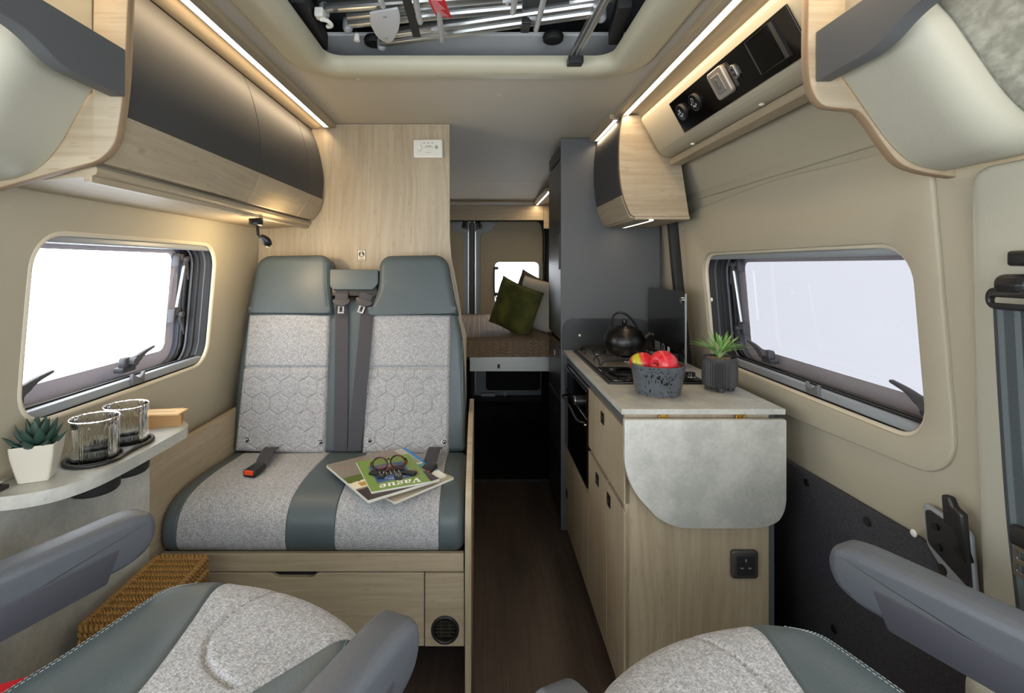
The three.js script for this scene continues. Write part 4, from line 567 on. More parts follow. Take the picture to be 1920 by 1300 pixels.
// ================= MAGAZINES, GLASSES, DOMINOES =================
const magTex = {
  vague: canvasTex(512, 690, (c, w, h) => { c.fillStyle = '#7d9a45'; c.fillRect(0, 0, w, h); c.strokeStyle = 'rgba(60,85,30,0.5)'; for (let i = 0; i < 34; i++) { c.beginPath(); c.moveTo(430, 140); c.lineTo(430 + 520 * Math.cos(i * 0.19), 140 + 520 * Math.sin(i * 0.19)); c.stroke(); c.beginPath(); c.moveTo(60, 480); c.lineTo(60 + 300 * Math.cos(i * 0.19), 480 + 300 * Math.sin(i * 0.19)); c.stroke(); }
    c.fillStyle = '#3f5f96'; c.fillRect(110, 150, 320, 380); c.fillStyle = '#26323e'; c.fillRect(130, 260, 280, 190); c.fillStyle = '#7a6a4a'; c.fillRect(40, 180, 110, 130); c.strokeStyle = '#d8c6b6'; c.lineWidth = 6; for (let i = 0; i < 5; i++) { c.beginPath(); c.moveTo(200 + i * 38, 280); c.lineTo(190 + i * 38, 400); c.stroke(); } c.fillStyle = '#e7d2c6'; for (let i = 0; i < 9; i++) { c.beginPath(); c.ellipse(180 + (i * 53) % 190, 190 + (i * 31) % 60, 15, 6, i, 0, 6.3); c.fill(); } c.fillStyle = '#b06a5a'; c.fillRect(190, 455, 170, 40);
    c.fillStyle = '#ffffff'; c.font = 'italic bold 120px serif'; c.textAlign = 'center'; c.fillText('Vague', 240, 112); }),
  room: canvasTex(512, 690, (c, w, h) => { c.fillStyle = '#8d857c'; c.fillRect(0, 0, w, h); for (let i = 0; i < 900; i++) { c.fillStyle = `rgba(${90 + (i * 37) % 80},${85 + (i * 29) % 70},${78 + (i * 17) % 60},0.35)`; c.fillRect((i * 97) % 512, (i * 211) % 690, 26, 14); } c.fillStyle = '#3a302c'; c.fillRect(0, 0, 512, 170); c.fillStyle = '#e8e0c8'; c.fillRect(330, 190, 182, 110); c.fillStyle = '#5b6a2a'; for (let i = 0; i < 60; i++) { c.beginPath(); c.arc(360 + (i * 61) % 150, 300 + (i * 43) % 90, 13, 0, 6.3); c.fill(); } c.fillStyle = '#b9953c'; c.fillRect(400, 210, 60, 60); }),
  sea: canvasTex(512, 690, (c, w, h) => { c.fillStyle = '#b9b4ab'; c.fillRect(0, 0, w, h); c.fillStyle = '#eceae4'; c.fillRect(0, 0, 512, 120); c.fillStyle = '#5fa4a8'; c.fillRect(0, 120, 300, 190); c.fillStyle = '#e9ece9'; c.fillRect(0, 305, 330, 22); c.fillStyle = '#2f86c9'; c.fillRect(0, 120, 30, 570); c.fillStyle = '#9aa39a'; c.fillRect(40, 340, 300, 220); }),
  plain: canvasTex(64, 64, (c) => { c.fillStyle = '#b8ae9c'; c.fillRect(0, 0, 64, 64); c.fillStyle = '#6d5a48'; c.fillRect(0, 20, 30, 22); }),
};
function magazine(label, FL, FR, depth, y, t, tx) {
  const a = V(FL[0], y, -FL[1]), b = V(FR[0], y, -FR[1]), w = a.distanceTo(b), g = thing('magazine', label, 'magazine', 'magazines on the bench'); g.position.copy(a).lerp(b, 0.5); g.rotation.y = Math.atan2(-(b.z - a.z), b.x - a.x);
  const bend = (q) => { const p = q.attributes.position; for (let i = 0; i < p.count; i++) { const z = p.getZ(i); p.setY(i, p.getY(i) - 0.018 * Math.pow(clamp((z + 0.03) / 0.06, 0, 1), 2) * 0.0); } return q; };
  mesh('pages', bend(bx(-w / 2, w / 2, 0.0008, t - 0.0008, 0.0008, depth, 0.0008)), std('#d9d8cc', 0.8), g);
  const f = surf(6, 6, (s, q) => V((s - 0.5) * w, t, -q * depth)); { const u = f.attributes.uv; for (let i = 0; i < u.count; i++) u.setXY(i, 1 - u.getX(i), 1 - u.getY(i)); }
  mesh('cover', f, std('#ffffff', 0.35, { map: tx, side: THREE.DoubleSide }), g); mesh('back_cover', bx(-w / 2, w / 2, 0, 0.0007, 0, depth, 0), std('#cfcabd', 0.5), g); return g; }
magazine('lowest magazine of the stack, its page corner sticking out to the aisle', [-0.248, 1.478], [-0.085, 1.652], 0.30, 0.5815, 0.008, magTex.plain);
magazine('magazine with a blue and teal pool cover under the two smaller ones', [-0.305, 1.515], [-0.110, 1.648], 0.30, 0.5900, 0.008, magTex.sea);
magazine('magazine with a dark stone room cover below the green one', [-0.3197, 1.450], [-0.1275, 1.598], 0.325, 0.5985, 0.009, magTex.room);
magazine('topmost green magazine with Vague on its cover under the spectacles', [-0.319, 1.490], [-0.152, 1.564], 0.248, 0.6080, 0.006, magTex.vague);
{ const tor = std('#3f2213', 0.25), g = thing('spectacles', 'round tortoiseshell spectacles lying on the green magazine', 'spectacles'), p = PY(727, 878, 0.622); g.position.set(p.x, 0.6145, p.z - 0.022); g.rotation.y = 0.32; const tl = 0.95;
  const tt = tex(128, 64, (u, v) => mix3([38, 20, 12], [150, 62, 20], sstep(0.5, 0.72, fb(u, v, 6, 5, 4, 3))), true, 2, 1); tor.map = tt; tor.color.set('#ffffff');
  for (const s of [-1, 1]) { const f = mesh('rim', new THREE.TorusGeometry(0.0235, 0.0026, 10, 40).rotateX(-tl).translate(s * 0.029, 0.016, 0), tor, g); mesh('lens', new THREE.CircleGeometry(0.022, 32).rotateX(-tl).translate(s * 0.029, 0.016, 0), phys('#e9e6e2', 0.02, { transmission: 1, thickness: 0 }), f);
    mesh('temple', tube([V(s * 0.052, 0.022, -0.006), V(s * 0.057, 0.020, -0.008), V(s * 0.056, 0.012, 0.012), V(s * 0.024, 0.003, 0.020), V(-s * 0.026, 0.003, 0.024 + (s > 0 ? 0.005 : 0)), V(-s * 0.045, 0.003, 0.030)], 0.0026, 30, 8), tor, g); }
  mesh('bridge', tube([V(-0.008, 0.022, -0.006), V(0, 0.026, -0.008), V(0.008, 0.022, -0.006)], 0.0026, 12, 8), tor, g); }
{ const dm = (u, v, ry, pips, label) => { const p = PY(u, v, 0.615), g = thing('domino', label, 'domino', 'dominoes on the green magazine'); g.position.set(p.x, 0.6142, p.z); g.rotation.y = ry; mesh('tile', new RoundedBoxGeometry(0.022, 0.008, 0.042, 2, 0.0015).translate(0, 0.004, 0), MT.black, g);
    const q = pips.map(([x, z]) => new THREE.CylinderGeometry(0.0017, 0.0017, 0.0006, 10).translate(x * 0.006, 0.0082, z * 0.006)); if (q.length) mesh('pip', q, MT.white, g); return g; };
  dm(715, 893, 0.05, [[-1, -2.2], [1, -2.2], [1, -1], [-1, -1], [0, 1]], 'black domino with spread pips in front of the spectacles'); dm(747, 895, 0.25, [[-1, -2], [1, -2], [0, -1], [-1, 0], [1, 0.4], [0, 1.6]], 'black domino showing the most pips on the green magazine'); dm(768, 889, 1.25, [], 'blank black domino lying apart from the spectacles'); dm(705, 890, 1.2, [], 'black domino half under the spectacles temple'); }
// ================= KITCHEN =================
const KX = 0.412, KY = 0.872, KB = 2.448;
{ const k = thing('kitchen_cabinet', 'oak kitchen unit with drawer and doors along the aisle', 'cabinet');
  mesh('end_side', uvm(bx(0.416, 0.828, 0.0, 0.855, 1.452, 1.470, 0.001), 'y'), MT.oak, k);
  mesh('corner_post', bx(0.829, 0.846, 0.0, 0.855, 1.456, 1.50, 0.001), MT.wardrobe, k);
  mesh('carcass', [bx(0.434, 0.835, 0.05, 0.845, 1.471, 1.926, 0.001), bx(0.465, 0.835, 0.05, 0.845, 1.927, KB - 0.003, 0.001)], MT.blackM, k);
  mesh('top_rail', bx(0.420, 0.434, 0.815, 0.848, 1.471, KB - 0.003, 0.001), MT.greyD, k);
  mesh('plinth', bx(0.430, 0.80, 0.0, 0.05, 1.471, KB - 0.003, 0.001), MT.blackM, k);
  const door = (name, y0, y1, d0, d1, cat) => { const m = mesh(name, uvm(bx(KX, KX + 0.018, y0, y1, d0, d1, 0.0015), 'y', d0 * 3), MT.oak, k); if (cat) { const c = mesh('push_catch', bx(KX - 0.003, KX + 0.002, cat[1] - 0.019, cat[1] + 0.019, cat[0] - 0.019, cat[0] + 0.019, 0.001), MT.black, m); mesh('button', bx(KX - 0.0045, KX, cat[1] - 0.007, cat[1] + 0.007, cat[0] - 0.007, cat[0] + 0.007, 0.001), MT.blackM, c); } return m; };
  door('drawer', 0.594, 0.815, 1.452, 1.925, [1.70, 0.768]); door('door', 0.028, 0.576, 1.452, 1.649, [1.618, 0.530]); door('door', 0.028, 0.576, 1.653, 1.925, [1.775, 0.530]); door('lower_panel', 0.028, 0.405, 1.930, KB - 0.004, [2.40, 0.20]);
  // oven
  const o = thing('oven', 'black built-in oven under the hob facing the aisle', 'oven');
  mesh('body', bx(KX + 0.006, 0.45, 0.412, 0.808, 1.932, KB - 0.006, 0.002), MT.black, o);
  mesh('door_glass', bx(KX - 0.004, KX + 0.008, 0.425, 0.690, 1.938, KB - 0.01, 0.003), MT.gloss, o);
  mesh('control_strip', bx(KX - 0.006, KX + 0.008, 0.700, 0.800, 1.938, KB - 0.01, 0.003), MT.gloss, o);
  mesh('handle', tube([V(KX - 0.004, 0.668, -1.97), V(KX - 0.022, 0.668, -1.985), V(KX - 0.022, 0.668, -2.2), V(KX - 0.022, 0.668, -2.385), V(KX - 0.004, 0.668, -2.40)], 0.005, 30, 10), MT.black, o);
  const kn = mesh('knob', lathe([[0, 0.034], [0.016, 0.034], [0.0185, 0.030], [0.020, 0]], 28).rotateZ(Math.PI / 2).translate(KX - 0.006, 0.742, -2.015), MT.black, o); mesh('knob_ring', new THREE.TorusGeometry(0.0185, 0.002, 8, 28).rotateY(Math.PI / 2).translate(KX - 0.036, 0.742, -2.015), MT.steel, kn);
  mesh('chrome_line', [bx(KX - 0.0075, KX - 0.005, 0.796, 0.799, 1.94, 2.42, 0), bx(KX - 0.0055, KX - 0.003, 0.687, 0.689, 1.94, 2.42, 0)], MT.steel, o);
  for (const d of [1.96, 2.43]) mesh('hinge_stud', new THREE.SphereGeometry(0.006, 10, 8).translate(KX - 0.005, 0.663, -d), MT.steel, o);
  // worktop
  tag(mesh('worktop', uvm(bx(0.402, 0.868, 0.856, KY, 1.438, KB - 0.001, 0.0018), 'z'), MT.stone), 'grey stone effect kitchen worktop', 'worktop');
  // drop-leaf
  const pt = ([u, v, r]) => { const p = PD(u, v, 1.417); return [p.x, p.y, r]; };
  tag(mesh('table_flap', uvm(exZ(rpoly([[1171, 788, 0.003], [1475, 788, 0.003], [1475, 968, 0.05], [1440, 992, 0.05], [1250, 992, 0.06], [1171, 905, 0.07]].map(pt)), 1.417, 1.435, 0.002, 2), 'x'), MT.stone), 'hinged grey stone effect table flap hanging at the worktop end', 'table flap');
  for (const u of [1243, 1387]) { const p = PD(u, 784, 1.445), h = thing('flap_hinge', u < 1300 ? 'brass flap hinge below the speckled bowl' : 'brass flap hinge below the ribbed plant pot', 'hinge'); h.position.set(p.x, 0.8555, p.z); mesh('leaf', new THREE.BoxGeometry(0.026, 0.024, 0.002).translate(0, -0.013, 0.0), MT.gold, h); mesh('barrel', [-0.011, 0.011].map((x) => new THREE.CylinderGeometry(0.003, 0.003, 0.022, 10).translate(x, -0.012, 0.003)), MT.gold, h); }
  // socket
  const s = thing('wall_socket', 'dark grey three pin socket on the oak kitchen end', 'socket'), sp = PD(1393, 1055, 1.4515); s.position.copy(sp);
  mesh('plate', smooth(ex(rrect(-0.038, -0.040, 0.038, 0.040, 0.010), 0.014, 0.005)), std('#4a4846', 0.35, { metalness: 0.3 }), s);
  const ins = mesh('insert', ex(rrect(-0.026, -0.027, 0.026, 0.027, 0.004), 0.004, 0.001).translate(0, -0.001, 0.0125), std('#26272b', 0.4), s);
  mesh('pin_slot', [new THREE.BoxGeometry(0.0035, 0.008, 0.001).translate(0, 0.014, 0.017), new THREE.BoxGeometry(0.008, 0.0035, 0.001).translate(-0.011, -0.007, 0.017), new THREE.BoxGeometry(0.008, 0.0035, 0.001).translate(0.011, -0.007, 0.017)], std('#8c867a', 0.4), ins);
}
// ---- hob ----
{ const h = thing('hob', 'black glass hob with pan supports let into the worktop', 'hob'), y = KY;
  mesh('rim', exY(rrect(0.440, 1.735, 0.785, 2.405, 0.01), y + 0.0005, y + 0.006, 0.002, 2), MT.black, h);
  mesh('sink_lid', exY(rrect(0.456, 1.75, 0.770, 1.985, 0.006), y + 0.0062, y + 0.011, 0.001), MT.gloss, h);
  mesh('steel_tray', exY(rrect(0.460, 1.995, 0.770, 2.392, 0.012), y + 0.0062, y + 0.0085, 0.001), std('#c8c2b4', 0.3, { metalness: 0.8 }), h);
  mesh('lid_grip', [cyl(0.012, 0.013, 0.005, 0.505, y + 0.011, 1.935), cyl(0.018, 0.019, 0.004, 0.600, y + 0.011, 1.795)], MT.black, h);
  for (const [x, d, r] of [[0.535, 2.285, 0.034], [0.630, 2.115, 0.042], [0.715, 2.295, 0.034]]) { const b = mesh('burner', lathe([[0, 0.020], [r * 0.8, 0.020], [r * 0.85, 0.017], [r * 0.85, 0.013], [r, 0.012], [r, 0.002]], 28).translate(x, y + 0.008, -d), MT.blackM, h); mesh('burner_ring', new THREE.TorusGeometry(r * 1.02, 0.002, 6, 28).rotateX(Math.PI / 2).translate(x, y + 0.012, -d), MT.steel, b); }
  const bar = (x0, d0, x1, d1) => tube([V(x0, y + 0.010, -d0), V(lerp(x0, x1, 0.06), y + 0.028, -lerp(d0, d1, 0.06)), V(lerp(x0, x1, 0.94), y + 0.028, -lerp(d0, d1, 0.94)), V(x1, y + 0.010, -d1)], 0.0042, 12, 6);
  mesh('pan_support', [bar(0.475, 2.005, 0.475, 2.385), bar(0.765, 2.005, 0.765, 2.385), bar(0.475, 2.115, 0.59, 2.115), bar(0.765, 2.115, 0.67, 2.115), bar(0.63, 2.005, 0.63, 2.075), bar(0.63, 2.155, 0.63, 2.385), bar(0.475, 2.285, 0.52, 2.285), bar(0.56, 2.285, 0.70, 2.285), bar(0.475, 2.385, 0.765, 2.385), bar(0.475, 2.005, 0.765, 2.005)], MT.blackM, h);
  for (const [x, d] of [[0.752, 1.805], [0.735, 1.875]]) { const kb = mesh('knob', cyl(0.014, 0.016, 0.016, x, y + 0.011, d), MT.black, h); mesh('knob_ring', new THREE.TorusGeometry(0.015, 0.0015, 6, 24).rotateX(Math.PI / 2).translate(x, y + 0.012, -d), MT.steel, kb); }
  for (const tp of [tube([V(0.742, y + 0.010, -2.065), V(0.742, y + 0.030, -2.065), V(0.735, y + 0.040, -2.115), V(0.730, y + 0.036, -2.165)], 0.006, 14, 8), tube([V(0.760, y + 0.010, -1.985), V(0.760, y + 0.026, -1.985), V(0.752, y + 0.030, -2.020)], 0.005, 10, 8)]) mesh('tap', tp, MT.steel, h);
  // raised glass lid with its labels
  const X = 0.800, l = mesh('lid', exX(rpoly([[1.98, KY + 0.012, 0.008], [2.41, KY + 0.012, 0.008], [2.41, 1.178, 0.02], [1.98, 1.178, 0.02]]), X, X + 0.006, 0.0015, 1), phys('#0c0c0e', 0.08, { clearcoat: 0.6 }), h); l.userData.label = 'black glass lid standing open';
  mesh('edge_trim', bx(X, X + 0.0065, KY + 0.02, 1.17, 1.977, 1.98, 0), std('#9fa4a6', 0.3, { metalness: 0.5 }), l);
  { const q = PX(1279, 563, X); mesh('lid_button', new THREE.CylinderGeometry(0.012, 0.012, 0.006, 24).rotateZ(Math.PI / 2).translate(X - 0.002, q.y, q.z), MT.steel, l); }
  for (const d of [2.05, 2.36]) mesh('hinge_block', bx(X - 0.016, X, KY + 0.008, KY + 0.05, d - 0.016, d + 0.016, 0.003), MT.black, l);
  const lab = (u, v, w, hh, draw) => { const p = PX(u, v, X), t = canvasTex(96, 96 * hh / w | 0, draw); mesh('label', new THREE.PlaneGeometry(w, hh).rotateY(-Math.PI / 2).translate(X - 0.0012, p.y, p.z), std('#ffffff', 0.5, { map: t }), l); };
  lab(1233.5, 655, 0.066, 0.072, (c, w, h2) => { c.fillStyle = '#8f9290'; c.fillRect(0, 0, w, h2); c.fillStyle = '#2a2a2a'; for (let i = 0; i < 6; i++) { c.fillRect(10 + (i % 3) * 28, 14 + (i / 3 | 0) * 26, 18, 3); c.fillRect(10 + (i % 3) * 28, 20 + (i / 3 | 0) * 26, 14, 3); } c.fillRect(12, 72, 72, 18); });
  lab(1244, 660, 0.054, 0.080, (c, w, h2) => { c.fillStyle = '#0e0e10'; c.fillRect(0, 0, w, h2); c.strokeStyle = '#a9c2cc'; c.lineWidth = 9; c.beginPath(); c.ellipse(48, h2 / 2, 38, h2 * 0.42, 0, 0, 6.3); c.stroke(); c.lineWidth = 7; c.beginPath(); c.moveTo(24, 34); c.lineTo(72, h2 - 34); c.moveTo(72, 34); c.lineTo(24, h2 - 34); c.stroke(); c.strokeRect(34, h2 / 2 + 4, 28, 20); });
  lab(1254, 664, 0.028, 0.060, (c, w, h2) => { c.fillStyle = '#e8ecec'; c.fillRect(0, 0, w, h2); c.fillStyle = '#e0b030'; c.beginPath(); c.moveTo(48, 40); c.lineTo(78, 96); c.lineTo(18, 96); c.fill(); c.fillStyle = '#4a90c8'; c.fillRect(18, 110, 60, 70); });
  // splashback
  const sb = tag(mesh('splashback', exZ(rpoly([[0.397, KY + 0.001], [0.815, KY + 0.001], [0.815, 1.006, 0.02], [0.765, 1.024, 0.05], [0.397, 1.024, 0.06]]), KB - 0.008, KB, 0.001, 1), std('#35383b', 0.25)), 'dark splashback with a rounded corner behind the kettle', 'splashback');
  for (const [u, v] of [[1087, 629], [1200, 627]]) mesh('screw', new THREE.SphereGeometry(0.006, 12, 8).scale(1, 1, 0.4).translate(...PD(u, v, KB - 0.009).toArray()), MT.white, sb);
}
// ---- kettle, bowl, apples, plant ----
{ const g = thing('kettle', 'matt black stovetop kettle with an arched handle on the hob', 'kettle'); g.position.set(0.610, KY + 0.0325, -2.14); const km = std('#0b0b0b', 0.33);
  mesh('body', lathe([[0, 0], [0.055, 0], [0.070, 0.008], [0.082, 0.030], [0.086, 0.052], [0.083, 0.075], [0.072, 0.096], [0.055, 0.110], [0.036, 0.117], [0.034, 0.119], [0, 0.122]], 56), km, g);
  const lid = mesh('lid', lathe([[0.036, 0.1165], [0.034, 0.121], [0.02, 0.124], [0, 0.125]], 40), km, g); mesh('knob', lathe([[0, 0.148], [0.009, 0.147], [0.0105, 0.144], [0.0105, 0.130], [0.006, 0.124]], 24), km, lid);
  const hs = new THREE.CatmullRomCurve3([V(-0.045, 0.108, 0), V(-0.050, 0.140, 0), V(-0.042, 0.166, 0), V(-0.022, 0.176, 0), V(0.004, 0.170, 0), V(0.030, 0.148, 0), V(0.048, 0.122, 0), V(0.054, 0.106, 0)]);
  mesh('handle', surf(10, 50, (s, t) => { const p = hs.getPoint(t), d = hs.getTangent(t), n = V(-d.y, d.x, 0), a = s * 6.2832; return p.addScaledVector(n, Math.cos(a) * 0.0045).add(V(0, 0, Math.sin(a) * 0.012)); }), km, g);
  mesh('spout', surf(16, 12, (s, t) => { const a = s * 6.2832, r = lerp(0.024, 0.010, Math.pow(t, 0.8)); return V(lerp(0.055, 0.108, t), lerp(0.045, 0.092, t), 0).add(V(-Math.sin(0.75) * Math.cos(a) * r, Math.cos(0.75) * Math.cos(a) * r, Math.sin(a) * r)); }), km, g);
  mesh('bracket', [bx(-0.052, -0.038, 0.098, 0.116, -0.012, 0.012, 0.003), bx(0.046, 0.062, 0.094, 0.112, -0.012, 0.012, 0.003)], km, g); g.rotation.y = -0.1; }
{ const b = thing('fruit_bowl', 'dark grey speckled ceramic bowl holding apples on the worktop', 'bowl'); b.position.set(0.563, KY + 0.0005, -1.605); 
  mesh('bowl', lathe([[0.0, 0.004], [0.050, 0.004], [0.064, 0.002], [0.068, 0.006], [0.073, 0.030], [0.079, 0.070], [0.083, 0.096], [0.0815, 0.0985], [0.0785, 0.096], [0.073, 0.060], [0.064, 0.016], [0.05, 0.012], [0, 0.011]], 64), std('#ffffff', 0.32, { map: T.speck }), b);
  mesh('foot', lathe([[0.0, 0], [0.060, 0], [0.0645, 0.002], [0.060, 0.005], [0.0, 0.005]], 48), std('#c9a58c', 0.8), b);
  const at = tex(256, 128, (u, v) => { const st = fb(u, v, 60, 3, 3, 3), bl = fb(u, v, 3, 3, 8, 3); let c = mix3([196, 26, 40], [228, 74, 80], clamp(st * 1.3 - 0.15)); c = mix3(c, [214, 150, 70], sstep(0.60, 0.95, bl) * 0.5); return mix3(c, [204, 176, 80], sstep(0.93, 0.99, Math.max(v, 1 - v)) * 0.7); }, true, 1, 1), am = std('#ffffff', 0.28, { map: at });
  const am2 = std('#ffffff', 0.28, { map: tex(256, 128, (u, v) => { const st = fb(u, v, 60, 3, 13, 3), c = mix3([186, 18, 34], [214, 52, 58], st); return mix3(c, [182, 186, 46], sstep(0.40, 0.46, 0.5 - Math.abs(u - 0.5)) * 0.95); }, true, 1, 1) });
  const apg = lathe([[0, 0.012], [0.006, 0.008], [0.013, 0.003], [0.021, 0.001], [0.030, 0.010], [0.037, 0.026], [0.0385, 0.040], [0.035, 0.054], [0.027, 0.064], [0.017, 0.068], [0.008, 0.066], [0.003, 0.060], [0, 0.056]].map(([r, y]) => [r, y - 0.036]), 48);
  const ap = (x, y, z, e, s, m, label) => { const a = thing('apple', label, 'apple', 'apples in the bowl'); a.position.set(0.563 + x, KY + y, -1.605 + z); a.rotation.set(...e); a.scale.setScalar(s); mesh('flesh', apg, m, a); mesh('stem', tube([V(0, 0.020, 0), V(0.002, 0.030, 0), V(0.004, 0.042, 0)], 0.0013, 6, 5), std('#5a4020', 0.8), a); };
  ap(0.010, 0.099, 0.020, [0.15, 0.55, 1.45], 1.12, am, 'large pinkish red apple with its base showing on top of the bowl'); ap(-0.044, 0.094, -0.022, [-0.25, 2.4, -0.25], 0.98, am2, 'deep red apple with a green patch at the side of the bowl'); ap(0.046, 0.070, -0.020, [0.5, 0, -0.5], 0.92, am, 'small part of a red apple low in the bowl'); }
{ const p = thing('potted_grass', 'spiky green grass plant in a ribbed charcoal pot on the worktop corner', 'plant'); p.position.set(0.785, KY + 0.0005, -1.66); const pm = std('#3b3b3d', 0.6);
  const g = surf(240, 10, (s, t, i, j) => { const prof = [[0.0, 0.014], [0.046, 0.014], [0.0515, 0.018], [0.052, 0.03], [0.0525, 0.06], [0.0525, 0.092], [0.0525, 0.106], [0.0515, 0.109], [0.049, 0.109], [0.048, 0.104], [0.047, 0.080]][j], a = s * 6.2832, rib = j > 1 && j < 6 ? 0.0022 * Math.cos(a * 40) : 0; return V(Math.cos(a) * (prof[0] + rib), prof[1], Math.sin(a) * (prof[0] + rib)); });
  mesh('pot', smooth(g, 0.7), pm, p); for (const a of [0.3, 1.87, 3.44, 5.0]) mesh('foot', new THREE.CylinderGeometry(0.012, 0.010, 0.015, 16).translate(Math.cos(a) * 0.034, 0.0075, Math.sin(a) * 0.034), pm, p);
  const stones = []; for (let i = 0; i < 150; i++) { const a = rnd() * 6.28, r = Math.sqrt(rnd()) * 0.044; stones.push(new THREE.IcosahedronGeometry(rr_(0.002, 0.004), 0).translate(Math.cos(a) * r, 0.099 + rr_(0, 0.003), Math.sin(a) * r)); } mesh('pebbles', stones, std('#b08a6a', 0.85), p).userData.kind = 'stuff'; mesh('soil', new THREE.CylinderGeometry(0.047, 0.047, 0.004, 32).translate(0, 0.095, 0), std('#8a6a50', 0.9), p);
  const gs = [std('#8fbf6c', 0.5, { side: 2 }), std('#a8cf86', 0.5, { side: 2 }), std('#74a858', 0.5, { side: 2 }), std('#c4c69c', 0.5, { side: 2 })];
  for (let i = 0; i < 64; i++) { const az = i * 2.399 + rr_(-0.2, 0.2), tl = Math.sqrt((i + 0.5) / 64) * 0.95, L = rr_(0.080, 0.115) * (1 - 0.1 * tl), w = 0.0058;
    const q = surf(2, 10, (s, t) => { const th = tl * (0.55 + 0.75 * t), r = L * t * Math.sin(th), yy = L * t * Math.cos(th * 0.9), ww = w * Math.pow(1 - t, 0.6) * (0.6 + t), off = (s - 0.5) * 2 * ww; return V(Math.cos(az) * r - Math.sin(az) * off, 0.098 + yy + Math.abs(s - 0.5) * 0.002, Math.sin(az) * r + Math.cos(az) * off); }); mesh('blade', q, gs[i % 9 === 8 ? 3 : i % 3], p); } }
// ================= TALL UNIT =================
{ const w = thing('tall_unit', 'tall dark grey wardrobe unit with black doors beside the bed', 'wardrobe');
  mesh('end_side', uvm(bx(0.391, 0.870, 0.0, 1.895, KB + 0.001, KB + 0.019, 0.001), 'y'), MT.wardrobe, w); mesh('carcass', bx(0.408, 0.80, 0.0, 1.895, KB + 0.02, 2.90, 0.001), MT.blackM, w);
  const fd = mesh('fridge_door', bx(0.394, 0.407, 0.915, 1.800, KB + 0.02, 2.898, 0.003), std('#1f1f20', 0.3), w); mesh('handle', bx(0.385, 0.396, 1.26, 1.44, KB + 0.023, KB + 0.046, 0.003), MT.black, fd);
  for (let i = 0; i < 3; i++) { const y0 = [0.62, 0.33, 0.03][i], m = mesh('drawer', bx(0.394, 0.407, y0, [0.868, 0.612, 0.322][i], KB + 0.02, 2.898, 0.002), std('#29292b', 0.35), w); mesh('catch', bx(0.391, 0.395, y0 + 0.19, y0 + 0.215, 2.66, 2.685, 0.001), i ? MT.black : std('#b0b0ac', 0.4), m); }
  mesh('ledge', bx(0.392, 0.407, 0.875, 0.905, KB + 0.02, 2.898, 0.002), MT.gloss, w);
  const sl = []; for (let i = 0; i < 5; i++) sl.push(bx(0.3945, 0.406, 1.812 + i * 0.013, 1.820 + i * 0.013, KB + 0.026, 2.895, 0.001)); const v = mesh('vent_grille', sl, MT.black, w); }
{ // black seal post of the sliding door behind the kitchen
  const s = tag(mesh('door_seal_post', onSide(ex(rpoly([[2.235, 0.70], [2.275, 0.70], [2.300, 1.20, 0.2], [2.30, 1.54], [2.265, 1.54], [2.260, 1.20, 0.2]]), 0.05, 0.012, 4).translate(0, 0, -0.040), 1), MT.blackM), 'black rubber seal post between the kitchen and the sliding door', 'door seal'); }
